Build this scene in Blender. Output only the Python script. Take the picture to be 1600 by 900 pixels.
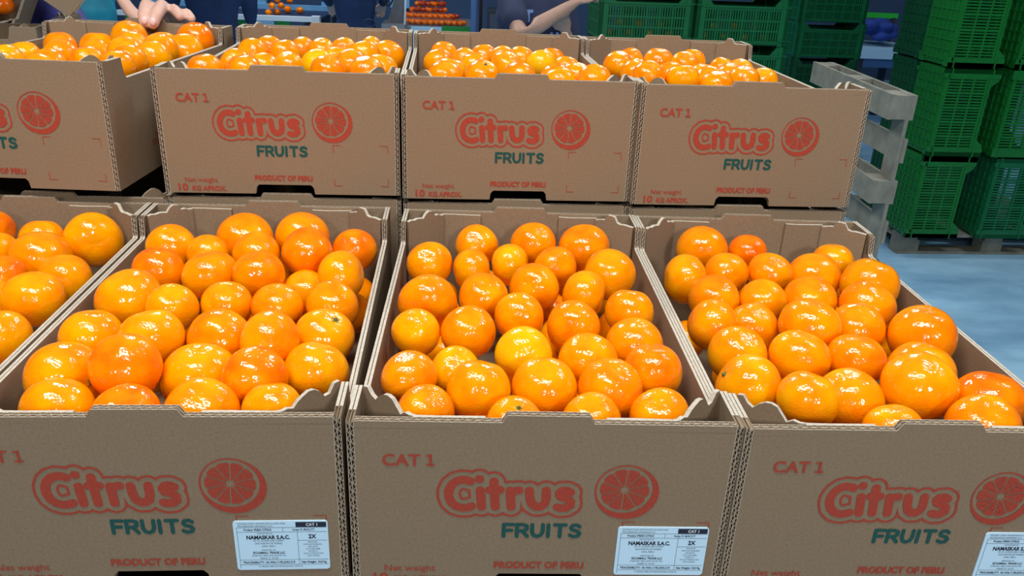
import bpy, math, random
import numpy as np
from mathutils import Vector, Matrix
random.seed(11)
PI = math.pi
scn = bpy.context.scene
for o in list(bpy.data.objects):
    bpy.data.objects.remove(o)

# ------------------------------------------------------------------ camera
RIM = 1.354                      # height of the front cartons' rim above the floor
CAM = Vector((0.0909, -0.5409, RIM + 0.3497))
CR = Vector((0.99870031, -0.03286853, 0.03895324))
CU = Vector((-0.02258215, 0.39980308, 0.91632284))
CF = Vector((0.04569181, 0.91601155, -0.39854121))
FPX = 1279.4
cam_data = bpy.data.cameras.new('camera')
cam_data.sensor_width = 36.0
cam_data.lens = 36.0 * FPX / 1600.0
cam_data.clip_start = 0.02
cam = bpy.data.objects.new('camera', cam_data)
scn.collection.objects.link(cam)
cam.matrix_world = Matrix((
    (CR.x, CU.x, -CF.x, CAM.x), (CR.y, CU.y, -CF.y, CAM.y), (CR.z, CU.z, -CF.z, CAM.z), (0, 0, 0, 1)))
scn.camera = cam

# ------------------------------------------------------------------ world, lamps, exposure
world = bpy.data.worlds.new('world')
scn.world = world
world.use_nodes = True
world.node_tree.nodes['Background'].inputs[0].default_value = (0.55, 0.72, 1.0, 1)
world.node_tree.nodes['Background'].inputs[1].default_value = 0.30
vs = scn.view_settings
vs.view_transform = 'Standard'
vs.look = 'None'
vs.gamma = 1.0
vs.use_curve_mapping = False
vs.exposure = -0.1


def lamp(name, loc, target, sx, sy, watts, col):
    d = bpy.data.lights.new(name, 'AREA')
    d.shape = 'RECTANGLE'
    d.size, d.size_y = sx, sy
    d.energy = watts
    d.color = col
    o = bpy.data.objects.new(name, d)
    scn.collection.objects.link(o)
    o.location = loc
    o.rotation_euler = (Vector(target) - Vector(loc)).to_track_quat('-Z', 'Y').to_euler()
    return o


WARM = (1.0, 0.95, 0.9)
COOL = (0.78, 0.9, 1.0)
# two ceiling fixtures behind the photographer, then the rows over the cartons and over the hall
lamp('ceiling_lamp', (-0.72, -3.0, 2.95), (0.0, 0.3, RIM), 0.5, 0.4, 25, WARM)
lamp('ceiling_lamp', (1.3, -3.0, 3.0), (0.0, 0.3, RIM), 0.55, 0.42, 46, WARM)
lamp('ceiling_lamp', (-0.25, -0.3, 3.35), (0.05, 0.45, RIM), 1.9, 0.4, 62, WARM)
lamp('ceiling_lamp', (-1.1, 3.7, 3.8), (-0.3, 0.6, RIM), 1.0, 0.2, 40, WARM)
lamp('ceiling_lamp', (1.3, 3.7, 3.8), (0.4, 0.6, RIM), 1.0, 0.2, 40, WARM)
lamp('ceiling_lamp', (2.6, 1.2, 4.35), (2.8, 3.0, 0.4), 1.6, 0.4, 62, COOL)
lamp('ceiling_lamp', (-2.0, 6.2, 4.35), (-1.5, 6.6, 0.0), 3.0, 0.4, 140, COOL)
lamp('ceiling_lamp', (3.0, 6.6, 4.35), (3.0, 6.8, 0.0), 3.0, 0.4, 45, COOL)


def at(u, v, depth):
    return CAM + (CF + CR * ((u - 800) / FPX) - CU * ((v - 450) / FPX)) * depth


def on_z(u, v, z):
    d = CF + CR * ((u - 800) / FPX) - CU * ((v - 450) / FPX)
    return CAM + d * ((z - CAM.z) / d.z)


# ------------------------------------------------------------------ materials
def srgb(r, g, b):
    f = lambda c: (c / 255 / 12.92) if c <= 10 else ((c / 255 + 0.055) / 1.055) ** 2.4
    return (f(r), f(g), f(b), 1)


def material(name, col, rough=0.6, metal=0.0, noise=0.0, scale=40.0, bump=0.0, bump_scale=200.0, spec=0.5, detail=4):
    m = bpy.data.materials.new(name)
    m.use_nodes = True
    nt = m.node_tree
    b = nt.nodes['Principled BSDF']
    b.inputs['Base Color'].default_value = col
    b.inputs['Roughness'].default_value = rough
    b.inputs['Metallic'].default_value = metal
    b.inputs['Specular IOR Level'].default_value = spec
    tc = nt.nodes.new('ShaderNodeTexCoord')
    if noise:
        n = nt.nodes.new('ShaderNodeTexNoise')
        n.inputs['Scale'].default_value = scale
        n.inputs['Detail'].default_value = detail
        nt.links.new(tc.outputs['Object'], n.inputs['Vector'])
        r = nt.nodes.new('ShaderNodeValToRGB')
        r.color_ramp.elements[0].position = 0.3
        r.color_ramp.elements[1].position = 0.7
        r.color_ramp.elements[0].color = tuple(c * (1 - noise) for c in col[:3]) + (1,)
        r.color_ramp.elements[1].color = tuple(min(1, c * (1 + noise)) for c in col[:3]) + (1,)
        nt.links.new(n.outputs['Fac'], r.inputs['Fac'])
        nt.links.new(r.outputs['Color'], b.inputs['Base Color'])
    if bump:
        n2 = nt.nodes.new('ShaderNodeTexNoise')
        n2.inputs['Scale'].default_value = bump_scale
        nt.links.new(tc.outputs['Object'], n2.inputs['Vector'])
        bp = nt.nodes.new('ShaderNodeBump')
        bp.inputs['Strength'].default_value = bump
        bp.inputs['Distance'].default_value = 0.002
        nt.links.new(n2.outputs['Fac'], bp.inputs['Height'])
        nt.links.new(bp.outputs['Normal'], b.inputs['Normal'])
    return m


KRAFT = material('kraft_board', srgb(138, 120, 98), 0.85, noise=0.10, scale=420, spec=0.2)
EDGE = material('torn_paper_edge', srgb(184, 178, 164), 0.9, noise=0.14, scale=300, spec=0.15)
FLUTE = material('fluted_paper', srgb(160, 144, 122), 0.9, noise=0.1, scale=300, spec=0.15)
RED = material('red_ink', srgb(164, 68, 52), 0.8, noise=0.12, scale=500, spec=0.2)
GREEN_INK = material('green_ink', srgb(34, 82, 78), 0.8, noise=0.12, scale=500, spec=0.2)
LABEL = material('label_paper', srgb(200, 234, 255), 0.45, spec=0.4)
BLACK_INK = material('black_ink', srgb(28, 30, 52), 0.6)
WHITE_INK = material('white_ink', srgb(225, 232, 240), 0.6)
STEM = material('stem_green', srgb(96, 104, 48), 0.7, noise=0.2, scale=800)
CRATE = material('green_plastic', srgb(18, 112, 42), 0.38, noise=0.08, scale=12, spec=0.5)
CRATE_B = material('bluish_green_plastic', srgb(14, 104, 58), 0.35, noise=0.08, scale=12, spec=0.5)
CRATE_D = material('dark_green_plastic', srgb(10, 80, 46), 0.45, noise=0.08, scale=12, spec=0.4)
WOOD = material('weathered_wood', srgb(130, 129, 116), 0.85, noise=0.22, scale=14, bump=0.3, bump_scale=90)
NAVY = material('navy_cloth', srgb(30, 52, 92), 0.9, noise=0.18, scale=9, bump=0.5, bump_scale=18)
PURPLE = material('purple_cloth', srgb(44, 46, 128), 0.75, noise=0.2, scale=9, bump=0.5, bump_scale=16)
TEAL = material('teal_cloth', srgb(22, 132, 156), 0.6, noise=0.25, scale=9, bump=0.6, bump_scale=18)
CHARCOAL = material('charcoal_tee', srgb(44, 54, 84), 0.9, noise=0.12, scale=9)
DENIM = material('denim', srgb(72, 112, 178), 0.9, noise=0.12, scale=60)
DARK_DENIM = material('dark_denim', srgb(40, 56, 84), 0.9, noise=0.12, scale=60)
SKIN = material('skin', srgb(206, 168, 152), 0.55, noise=0.06, scale=40)
SKIN_B = material('tanned_skin', srgb(176, 140, 122), 0.55, noise=0.06, scale=40)
NAIL = material('nail', srgb(226, 200, 200), 0.3)
HAIR = material('dark_hair', srgb(34, 28, 26), 0.7)
STEEL = material('brushed_steel', srgb(150, 152, 156), 0.4, metal=0.6, noise=0.08, scale=30)
WHITE_PAINT = material('white_paint', srgb(226, 234, 240), 0.5)
BLUE_PANEL = material('pale_blue_panel', srgb(112, 170, 214), 0.5, noise=0.08, scale=8)
SKY_SHEET = material('pale_blue_sheet', srgb(176, 212, 236), 0.5)
BELT = material('navy_belt', srgb(28, 48, 84), 0.6, noise=0.1, scale=20)
GUARD = material('green_guard', srgb(20, 140, 60), 0.5)
LIME = material('lime_strip', srgb(40, 190, 60), 0.5)
DARK = material('dark_steel', srgb(40, 46, 58), 0.6, noise=0.1, scale=20)
BLUE_POST = material('blue_post_paint', srgb(74, 112, 164), 0.5)
RUBBER = material('black_rubber', srgb(22, 22, 26), 0.7)


def orange_material():
    m = bpy.data.materials.new('citrus_peel')
    m.use_nodes = True
    nt = m.node_tree
    b = nt.nodes['Principled BSDF']
    info = nt.nodes.new('ShaderNodeObjectInfo')
    tc = nt.nodes.new('ShaderNodeTexCoord')
    n = nt.nodes.new('ShaderNodeTexNoise')
    n.inputs['Scale'].default_value = 1.3
    n.inputs['Detail'].default_value = 2
    add = nt.nodes.new('ShaderNodeVectorMath')
    add.operation = 'ADD'
    nt.links.new(tc.outputs['Object'], add.inputs[0])
    nt.links.new(info.outputs['Random'], add.inputs[1])
    nt.links.new(add.outputs['Vector'], n.inputs['Vector'])
    hsv = nt.nodes.new('ShaderNodeHueSaturation')
    nt.links.new(info.outputs['Color'], hsv.inputs['Color'])
    mr = nt.nodes.new('ShaderNodeMapRange')
    mr.inputs['From Min'].default_value = 0.3
    mr.inputs['From Max'].default_value = 0.7
    mr.inputs['To Min'].default_value = 0.488
    mr.inputs['To Max'].default_value = 0.512
    nt.links.new(n.outputs['Fac'], mr.inputs['Value'])
    nt.links.new(mr.outputs['Result'], hsv.inputs['Hue'])
    nt.links.new(hsv.outputs['Color'], b.inputs['Base Color'])
    b.inputs['Roughness'].default_value = 0.1
    b.inputs['Specular IOR Level'].default_value = 0.5
    b.inputs['Subsurface Weight'].default_value = 0.0
    v = nt.nodes.new('ShaderNodeTexVoronoi')
    v.inputs['Scale'].default_value = 13
    nt.links.new(tc.outputs['Object'], v.inputs['Vector'])
    n2 = nt.nodes.new('ShaderNodeTexNoise')
    n2.inputs['Scale'].default_value = 9
    nt.links.new(tc.outputs['Object'], n2.inputs['Vector'])
    mx = nt.nodes.new('ShaderNodeMath')
    mx.operation = 'MULTIPLY_ADD'
    mx.inputs[1].default_value = 0.6
    nt.links.new(n2.outputs['Fac'], mx.inputs[0])
    nt.links.new(v.outputs['Distance'], mx.inputs[2])
    bp = nt.nodes.new('ShaderNodeBump')
    bp.inputs['Strength'].default_value = 0.5
    bp.inputs['Distance'].default_value = 0.00040
    nt.links.new(mx.outputs[0], bp.inputs['Height'])
    nt.links.new(bp.outputs['Normal'], b.inputs['Normal'])
    return m


PEEL = orange_material()


def floor_material():
    m = bpy.data.materials.new('painted_concrete')
    m.use_nodes = True
    nt = m.node_tree
    b = nt.nodes['Principled BSDF']
    tc = nt.nodes.new('ShaderNodeTexCoord')
    mp = nt.nodes.new('ShaderNodeMapping')
    mp.inputs['Scale'].default_value = (1.0, 2.2, 1.0)
    mp.inputs['Rotation'].default_value = (0, 0, 0.5)
    nt.links.new(tc.outputs['Object'], mp.inputs['Vector'])
    n = nt.nodes.new('ShaderNodeTexNoise')
    n.inputs['Scale'].default_value = 1.1
    n.inputs['Detail'].default_value = 8
    n.inputs['Roughness'].default_value = 0.62
    nt.links.new(mp.outputs['Vector'], n.inputs['Vector'])
    r = nt.nodes.new('ShaderNodeValToRGB')
    e = r.color_ramp.elements
    e[0].position, e[0].color = 0.32, srgb(112, 162, 200)
    e[1].position, e[1].color = 0.66, srgb(176, 224, 252)
    nt.links.new(n.outputs['Fac'], r.inputs['Fac'])
    nt.links.new(r.outputs['Color'], b.inputs['Base Color'])
    b.inputs['Roughness'].default_value = 0.55
    return m


FLOOR = floor_material()
WALL = material('grey_blue_wall', srgb(62, 84, 116), 0.8, noise=0.1, scale=2)
CEIL = material('grey_ceiling', srgb(120, 126, 134), 0.8, noise=0.05, scale=2)


# ------------------------------------------------------------------ mesh building
class MB:
    def __init__(s):
        s.v, s.f, s.m, s.sm = [], [], [], []

    def add(s, verts, faces, mi=0, smooth=False):
        k = len(s.v)
        s.v.extend([tuple(v) for v in verts])
        for f in faces:
            s.f.append([i + k for i in f])
            s.m.append(mi)
            s.sm.append(smooth)

    def box(s, a, b, mi=0):
        x0, y0, z0 = a
        x1, y1, z1 = b
        s.add([(x0, y0, z0), (x1, y0, z0), (x1, y1, z0), (x0, y1, z0), (x0, y0, z1), (x1, y0, z1), (x1, y1, z1), (x0, y1, z1)],
              [(0, 3, 2, 1), (4, 5, 6, 7), (0, 1, 5, 4), (1, 2, 6, 5), (2, 3, 7, 6), (3, 0, 4, 7)], mi)

    def bar(s, a, b, w, h, mi=0, up=(0, 0, 1)):
        a, b = Vector(a), Vector(b)
        d = (b - a).normalized()
        up = Vector(up)
        if abs(d.dot(up)) > 0.95:
            up = Vector((0, 1, 0))
        x = d.cross(up).normalized() * (w / 2)
        y = x.cross(d).normalized() * (h / 2)
        s.add([a - x - y, a + x - y, a + x + y, a - x + y, b - x - y, b + x - y, b + x + y, b - x + y],
              [(0, 3, 2, 1), (4, 5, 6, 7), (0, 1, 5, 4), (1, 2, 6, 5), (2, 3, 7, 6), (3, 0, 4, 7)], mi)

    def prism(s, poly, axis, d0, d1, mi=0, side=None):
        """poly of 2-D points pushed along one axis; SIDE(nx, ny) may give the rim faces another material slot"""
        def P(p, d):
            return {'y': (p[0], d, p[1]), 'x': (d, p[0], p[1]), 'z': (p[0], p[1], d)}[axis]
        n = len(poly)
        s.add([P(p, d0) for p in poly] + [P(p, d1) for p in poly], [], mi)
        k = len(s.v) - 2 * n
        s.f.append([k + i for i in range(n)]); s.m.append(mi); s.sm.append(False)
        s.f.append([k + n + i for i in reversed(range(n))]); s.m.append(mi); s.sm.append(False)
        for i in range(n):
            j = (i + 1) % n
            s.f.append([k + j, k + i, k + n + i, k + n + j])
            mm = mi
            if side is not None:
                dx, dy = poly[j][0] - poly[i][0], poly[j][1] - poly[i][1]
                mm = side(dy, -dx, i)
            s.m.append(mm); s.sm.append(False)

    def tube(s, pts, rad, seg=12, mi=0, caps=True, smooth=True, flat=1.0, side=None):
        """tapered round tube with dome ends; FLAT squashes it across SIDE"""
        pts = [Vector(p) for p in pts]
        if not hasattr(rad, '__len__'):
            rad = [rad] * len(pts)
        rings = []
        up = Vector(side).normalized() if side is not None else None
        for i, p in enumerate(pts):
            d = (pts[min(i + 1, len(pts) - 1)] - pts[max(i - 1, 0)]).normalized()
            if up is None or abs(up.dot(d)) > 0.99:
                up = Vector((0, 0, 1)) if abs(d.z) < 0.9 else Vector((1, 0, 0))
            x = (up - d * up.dot(d)).normalized()
            if side is None:
                up = x
            y = d.cross(x)
            rings.append((p, x, y, d, rad[i]))
        full = []
        if caps:
            p, x, y, d, r = rings[0]
            for a in (75, 50, 25):
                full.append((p - d * r * math.sin(math.radians(a)), x, y, r * math.cos(math.radians(a))))
        full += [(p, x, y, r) for p, x, y, d, r in rings]
        if caps:
            p, x, y, d, r = rings[-1]
            for a in (25, 50, 75):
                full.append((p + d * r * math.sin(math.radians(a)), x, y, r * math.cos(math.radians(a))))
        vs_, fs = [], []
        for p, x, y, r in full:
            for k in range(seg):
                t = 2 * PI * k / seg
                vs_.append(p + x * (r * math.cos(t)) * flat + y * (r * math.sin(t)))
        for i in range(len(full) - 1):
            for k in range(seg):
                k2 = (k + 1) % seg
                fs.append((i * seg + k, i * seg + k2, (i + 1) * seg + k2, (i + 1) * seg + k))
        fs.append(tuple(reversed(range(seg))))
        fs.append(tuple(range((len(full) - 1) * seg, len(full) * seg)))
        s.add(vs_, fs, mi, smooth)

    def loft(s, rings, seg=20, mi=0, smooth=True):
        """rings: (centre, half width vector, half depth vector)"""
        vs_, fs = [], []
        for c, a, b in rings:
            c, a, b = Vector(c), Vector(a), Vector(b)
            for k in range(seg):
                t = 2 * PI * k / seg
                ct, st = math.cos(t), math.sin(t)
                vs_.append(c + a * (abs(ct) ** 0.8 * (1 if ct > 0 else -1)) + b * (abs(st) ** 0.8 * (1 if st > 0 else -1)))
        for i in range(len(rings) - 1):
            for k in range(seg):
                k2 = (k + 1) % seg
                fs.append((i * seg + k, i * seg + k2, (i + 1) * seg + k2, (i + 1) * seg + k))
        fs.append(tuple(reversed(range(seg))))
        fs.append(tuple(range((len(rings) - 1) * seg, len(rings) * seg)))
        s.add(vs_, fs, mi, smooth)

    def ball(s, c, r, seg=14, rings=9, mi=0, scale=(1, 1, 1)):
        c = Vector(c)
        vs_ = [c + Vector((0, 0, r * scale[2]))]
        for i in range(1, rings):
            t = PI * i / rings
            for k in range(seg):
                q = 2 * PI * k / seg
                vs_.append(c + Vector((r * scale[0] * math.sin(t) * math.cos(q), r * scale[1] * math.sin(t) * math.sin(q), r * scale[2] * math.cos(t))))
        vs_.append(c - Vector((0, 0, r * scale[2])))
        fs = [(0, 1 + k, 1 + (k + 1) % seg) for k in range(seg)]
        for i in range(rings - 2):
            for k in range(seg):
                a, b2 = 1 + i * seg + k, 1 + i * seg + (k + 1) % seg
                fs.append((a, a + seg, b2 + seg, b2))
        last = len(vs_) - 1
        base = 1 + (rings - 2) * seg
        fs += [(last, base + (k + 1) % seg, base + k) for k in range(seg)]
        s.add(vs_, fs, mi, True)

    def build(s, name, mats, parent=None, loc=None, label=None):
        me = bpy.data.meshes.new(name)
        me.from_pydata(s.v, [], s.f)
        me.polygons.foreach_set('material_index', s.m)
        me.polygons.foreach_set('use_smooth', s.sm)
        for m in (mats if isinstance(mats, (list, tuple)) else [mats]):
            me.materials.append(m)
        me.update()
        o = bpy.data.objects.new(name, me)
        scn.collection.objects.link(o)
        if parent is not None:
            o.parent = parent
        if loc is not None:
            o.location = loc
        if label:
            o['label'] = label
        return o


def tag(o, label, cat, group=None, kind=None):
    if label:
        o['label'] = label
    if cat:
        o['category'] = cat
    if group:
        o['group'] = group
    if kind:
        o['kind'] = kind
    return o


def empty(name, loc=(0, 0, 0), rz=0.0):
    o = bpy.data.objects.new(name, None)
    o.empty_display_size = 0.05
    scn.collection.objects.link(o)
    o.location = loc
    o.rotation_euler = (0, 0, rz)
    return o


def copy_tree(o, parent=None, skip=()):
    c = o.copy()
    scn.collection.objects.link(c)
    if parent is not None:
        c.parent = parent
    for ch in list(o.children):
        if ch.name.split('.')[0] not in skip:
            copy_tree(ch, c, skip)
    return c


def remesh(o, voxel, smooth=4):
    m = o.modifiers.new('fuse', 'REMESH')
    m.mode = 'VOXEL'
    m.voxel_size = voxel
    m.use_smooth_shade = True
    if smooth:
        q = o.modifiers.new('soften', 'SMOOTH')
        q.iterations = smooth
        q.factor = 0.5
    return o


def text_faces(mb, s, x, z, size, mi, width=None, bold=0.0, align='LEFT', y=-0.0006, mirror=False, slant=0.0):
    """letters lying on the x-z plane, facing -y; WIDTH stretches the line to a length"""
    cu = bpy.data.curves.new('t', 'FONT')
    cu.body = s
    cu.size = size
    cu.resolution_u = 3
    cu.offset = bold
    cu.align_x = 'LEFT'
    cu.fill_mode = 'FRONT'
    o = bpy.data.objects.new('t', cu)
    scn.collection.objects.link(o)
    dg = bpy.context.evaluated_depsgraph_get()
    me = bpy.data.meshes.new_from_object(o.evaluated_get(dg))
    xs = [v.co.x for v in me.vertices] or [0]
    x0, x1 = min(xs), max(xs)
    k = (width / (x1 - x0)) if width else 1.0
    off = {'LEFT': 0, 'CENTER': -(x1 - x0) * k / 2}[align]
    vs_ = [(x + off + (v.co.x - x0) * k + slant * v.co.y, y, z + v.co.y) for v in me.vertices]
    mb.add(vs_, [list(p.vertices) for p in me.polygons], mi)
    bpy.data.objects.remove(o)
    bpy.data.meshes.remove(me)
    bpy.data.curves.remove(cu)


# ------------------------------------------------------------------ the hall
def structure(o):
    o['kind'] = 'structure'
    return o


b = MB(); b.box((-7, -5, -0.1), (8, 11.0, 0.0)); structure(b.build('floor', FLOOR))
b = MB(); b.box((-7, 11.0, -0.1), (8, 11.2, 4.6)); structure(b.build('wall_back', WALL))
b = MB(); b.box((-7.2, -5, -0.1), (-7, 11.2, 4.6)); structure(b.build('wall_left', WALL))
b = MB(); b.box((8, -5, -0.1), (8.2, 11.2, 4.6)); structure(b.build('wall_right', WALL))
b = MB(); b.box((-7.2, -5.2, -0.1), (8.2, -5, 4.6)); structure(b.build('wall_front', WALL))
b = MB(); b.box((-7.2, -5.2, 4.6), (8.2, 11.2, 4.7)); structure(b.build('ceiling', CEIL))

# ------------------------------------------------------------------ cartons
W, D, H = 0.300, 0.525, 0.1632
TS, TF = 0.006, 0.0070           # side and front board thickness
BM = [KRAFT, EDGE, FLUTE]


def fluted(mb, path, thick, inward, nfl=2, pitch=0.0078):
    """the open end of corrugated board: liner sheets with wavy paper between them"""
    path = [Vector(p) for p in path]
    thick, inward = Vector(thick), Vector(inward)
    tl = thick.length
    tu = thick / tl
    lt = 0.0005
    for k in range(nfl + 1):
        o0 = tu * ((tl - lt) * k / nfl)
        for a, b_ in zip(path, path[1:]):
            q = [a + o0, b_ + o0, b_ + o0 + tu * lt, a + o0 + tu * lt]
            w_ = [p + inward for p in q]
            mb.add(q + w_, [(0, 1, 2, 3)], 1)
            mb.add(q + w_, [(7, 6, 5, 4), (0, 4, 5, 1), (2, 6, 7, 3), (1, 5, 6, 2), (3, 7, 4, 0)], 0)
    # wave
    acc = [0.0]
    for a, b_ in zip(path, path[1:]):
        acc.append(acc[-1] + (b_ - a).length)
    L = acc[-1]
    n = max(6, int(L / pitch * 8))
    pts = []
    j = 0
    for i in range(n + 1):
        s_ = L * i / n
        while j < len(path) - 2 and s_ > acc[j + 1]:
            j += 1
        t = (s_ - acc[j]) / max(1e-9, acc[j + 1] - acc[j])
        pts.append((path[j].lerp(path[j + 1], t), s_))
    for k in range(nfl):
        vs_, fs = [], []
        for p, s_ in pts:
            q = p + tu * (tl * (k + 0.44 + 0.34 * math.sin(2 * PI * s_ / pitch + k * 1.9)) / nfl)
            vs_ += [q, q + tu * 0.0006, q + inward + tu * 0.0006, q + inward]
        for i in range(len(pts) - 1):
            a = i * 4
            for e in range(4):
                e2 = (e + 1) % 4
                fs.append((a + e, a + e2, a + 4 + e2, a + 4 + e))
        mb.add(vs_, fs, 2)


def rim_side(nx, ny, i):
    return 1 if ny > 0.5 * math.hypot(nx, ny) else 0


def panel_end(y0, parent, name, outer_front):
    """front or back board with the raised middle tab and the hand slot in its foot"""
    b_ = MB()
    c0 = 0.0065
    t0, t1, th = 0.119, 0.183, 0.0065
    slot = [(0.112, 0.0), (0.1135, 0.009), (0.117, 0.0128), (0.186, 0.0128), (0.1895, 0.009), (0.191, 0.0)]
    poly = [(0, 0)] + (slot if outer_front else []) + [(W, 0), (W, H - c0), (t1 + 0.004, H - c0), (t1, H + th - c0), (t0, H + th - c0), (t0 - 0.004, H - c0), (0, H - c0)]
    b_.prism(poly, 'y', y0, y0 + TF, 0, lambda nx, ny, i: 0)
    path = [(0.0, y0, H - 0.0002), (t0 - 0.004, y0, H), (t0, y0, H + th), (t1, y0, H + th), (t1 + 0.004, y0, H), (W, y0, H - 0.0002)]
    fluted(b_, path, (0, TF, 0), (0, 0, -c0))
    return b_.build(name, BM, parent)


def side_panel(sx, parent):
    """double wall, cut low between the corners, with the fluted front edge showing"""
    b_ = MB()
    lowz = H - 0.027
    x_out, x_in = (-TS, 0.0) if sx == 0 else (W, W + TS)
    e = 0.016
    poly = [(e, 0.0), (D, 0.0), (D, H), (D - 0.052, H), (D - 0.060, lowz + 0.004), (D - 0.066, lowz),
            (0.064, lowz), (0.059, lowz + 0.004), (0.054, H), (e, H)]
    h_ = (x_out + x_in) / 2
    for a, c in ((x_out, h_ - 0.00035), (h_ + 0.00035, x_in)):
        b_.prism([(p[0], p[1]) for p in poly], 'x', a, c, 0, rim_side)
    fluted(b_, [(x_out, 0.0, 0.0), (x_out, 0.0, H)], (TS, 0, 0), (0, e, 0))
    yb = D - 0.0635
    fluted(b_, [(x_out, yb, lowz), (x_out, yb + 0.004, H - 0.001)], (TS, 0, 0), (0, 0.008, 0), pitch=0.0066)
    return b_.build('side_panel', BM, parent)


def corner_flap(sx, sy, parent, seed):
    """folded corner post: a slanting face across the corner and a tab glued along the end board"""
    rnd = random.Random(seed)
    b_ = MB()
    fx = (lambda x: x) if sx == 0 else (lambda x: W - x)
    fy = (lambda y: y) if sy == 0 else (lambda y: D - y)
    A, B_ = Vector((0.0008, 0.050)), Vector((0.045, 0.0115))
    n = 12
    t = Vector((0.64, 0.77)) * 0.0042       # thickness towards the inside
    if sy == 0:
        prof = [0.002, 0.0015, -0.004, -0.005, 0.0, 0.0035, 0.004, 0.0025, -0.001, -0.006, -0.004, -0.0035, -0.003]
    else:
        prof = [0.0, 0.0005, 0.0, 0.0005, 0.0, 0.0004, 0.0065, 0.007, 0.0068, 0.0005, -0.001, -0.002, -0.003]
    prof = [q + rnd.uniform(-0.0012, 0.0012) for q in prof]
    vs_, fs, ms = [], [], []
    for i in range(n + 1):
        p = A.lerp(B_, i / n)
        q = p + t
        z = H + prof[i]
        vs_ += [(fx(p.x), fy(p.y), 0.004), (fx(p.x), fy(p.y), z), (fx(q.x), fy(q.y), z - 0.0006), (fx(q.x), fy(q.y), 0.004)]
    for i in range(n):
        a = i * 4
        b_.f.append([a, a + 1, a + 5, a + 4]); b_.m.append(0)
        b_.f.append([a + 1, a + 2, a + 6, a + 5]); b_.m.append(1)
        b_.f.append([a + 2, a + 3, a + 7, a + 6]); b_.m.append(0)
    b_.f.append([0, 3, 2, 1]); b_.m.append(0)
    b_.f.append([n * 4 + k for k in (0, 1, 2, 3)]); b_.m.append(0)
    b_.v = vs_
    b_.sm = [False] * len(b_.f)
    x1 = 0.102 if sy == 0 else 0.097
    zt = H - (0.0012 if sy == 0 else 0.003)
    xa, xb = sorted((fx(0.045), fx(x1)))
    ya, yb = sorted((fy(TF + 0.0006), fy(TF + 0.0046)))
    poly = [(xa, 0.004), (xb, 0.004), (xb, zt - rnd.uniform(0, .0015)), ((xa * 2 + xb) / 3, zt + rnd.uniform(-.001, .0005)), (xa, zt)]
    b_.prism(poly, 'y', ya, yb, 0, rim_side)
    return b_.build('corner_flap', BM, parent)


def field_print(mb, field, x0, x1, z0, z1, step, y, mi=0):
    """flat ink wherever FIELD > 0, cut along its zero line; no face lies on another"""
    nx, nz = int(round((x1 - x0) / step)), int(round((z1 - z0) / step))
    xs = x0 + np.arange(nx + 1) * step
    zs = z0 + np.arange(nz + 1) * step
    XX, ZZ = np.meshgrid(xs, zs)
    F = field(XX, ZZ)
    ins = F > 0
    full = ins[:-1, :-1] & ins[1:, :-1] & ins[:-1, 1:] & ins[1:, 1:]
    anyi = ins[:-1, :-1] | ins[1:, :-1] | ins[:-1, 1:] | ins[1:, 1:]
    for j in range(nz):
        i = 0
        while i < nx:
            if full[j, i]:
                k = i
                while k < nx and full[j, k]:
                    k += 1
                mb.add([(xs[i], y, zs[j]), (xs[k], y, zs[j]), (xs[k], y, zs[j + 1]), (xs[i], y, zs[j + 1])], [(0, 1, 2, 3)], mi)
                i = k
                continue
            if anyi[j, i]:
                c = [(i, j), (i + 1, j), (i + 1, j + 1), (i, j + 1)]
                poly = []
                for q in range(4):
                    (a, b_), (a2, b2) = c[q], c[(q + 1) % 4]
                    f0, f1 = F[b_, a], F[b2, a2]
                    if f0 > 0:
                        poly.append((xs[a], y, zs[b_]))
                    if (f0 > 0) != (f1 > 0):
                        t = f0 / (f0 - f1)
                        poly.append((xs[a] + (xs[a2] - xs[a]) * t, y, zs[b_] + (zs[b2] - zs[b_]) * t))
                if len(poly) >= 3:
                    mb.add(poly, [tuple(range(len(poly)))], mi)
            i += 1


def stroke_dist(strokes):
    def f(X, Z):
        d = np.full(X.shape, 9.0)
        for st in strokes:
            for (ax, az), (bx, bz) in zip(st, st[1:] if len(st) > 1 else st):
                ux_, uz_ = bx - ax, bz - az
                l2 = ux_ * ux_ + uz_ * uz_ + 1e-12
                t = np.clip(((X - ax) * ux_ + (Z - az) * uz_) / l2, 0, 1)
                d = np.minimum(d, np.hypot(X - ax - ux_ * t, Z - az - uz_ * t))
        return d
    return f


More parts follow.
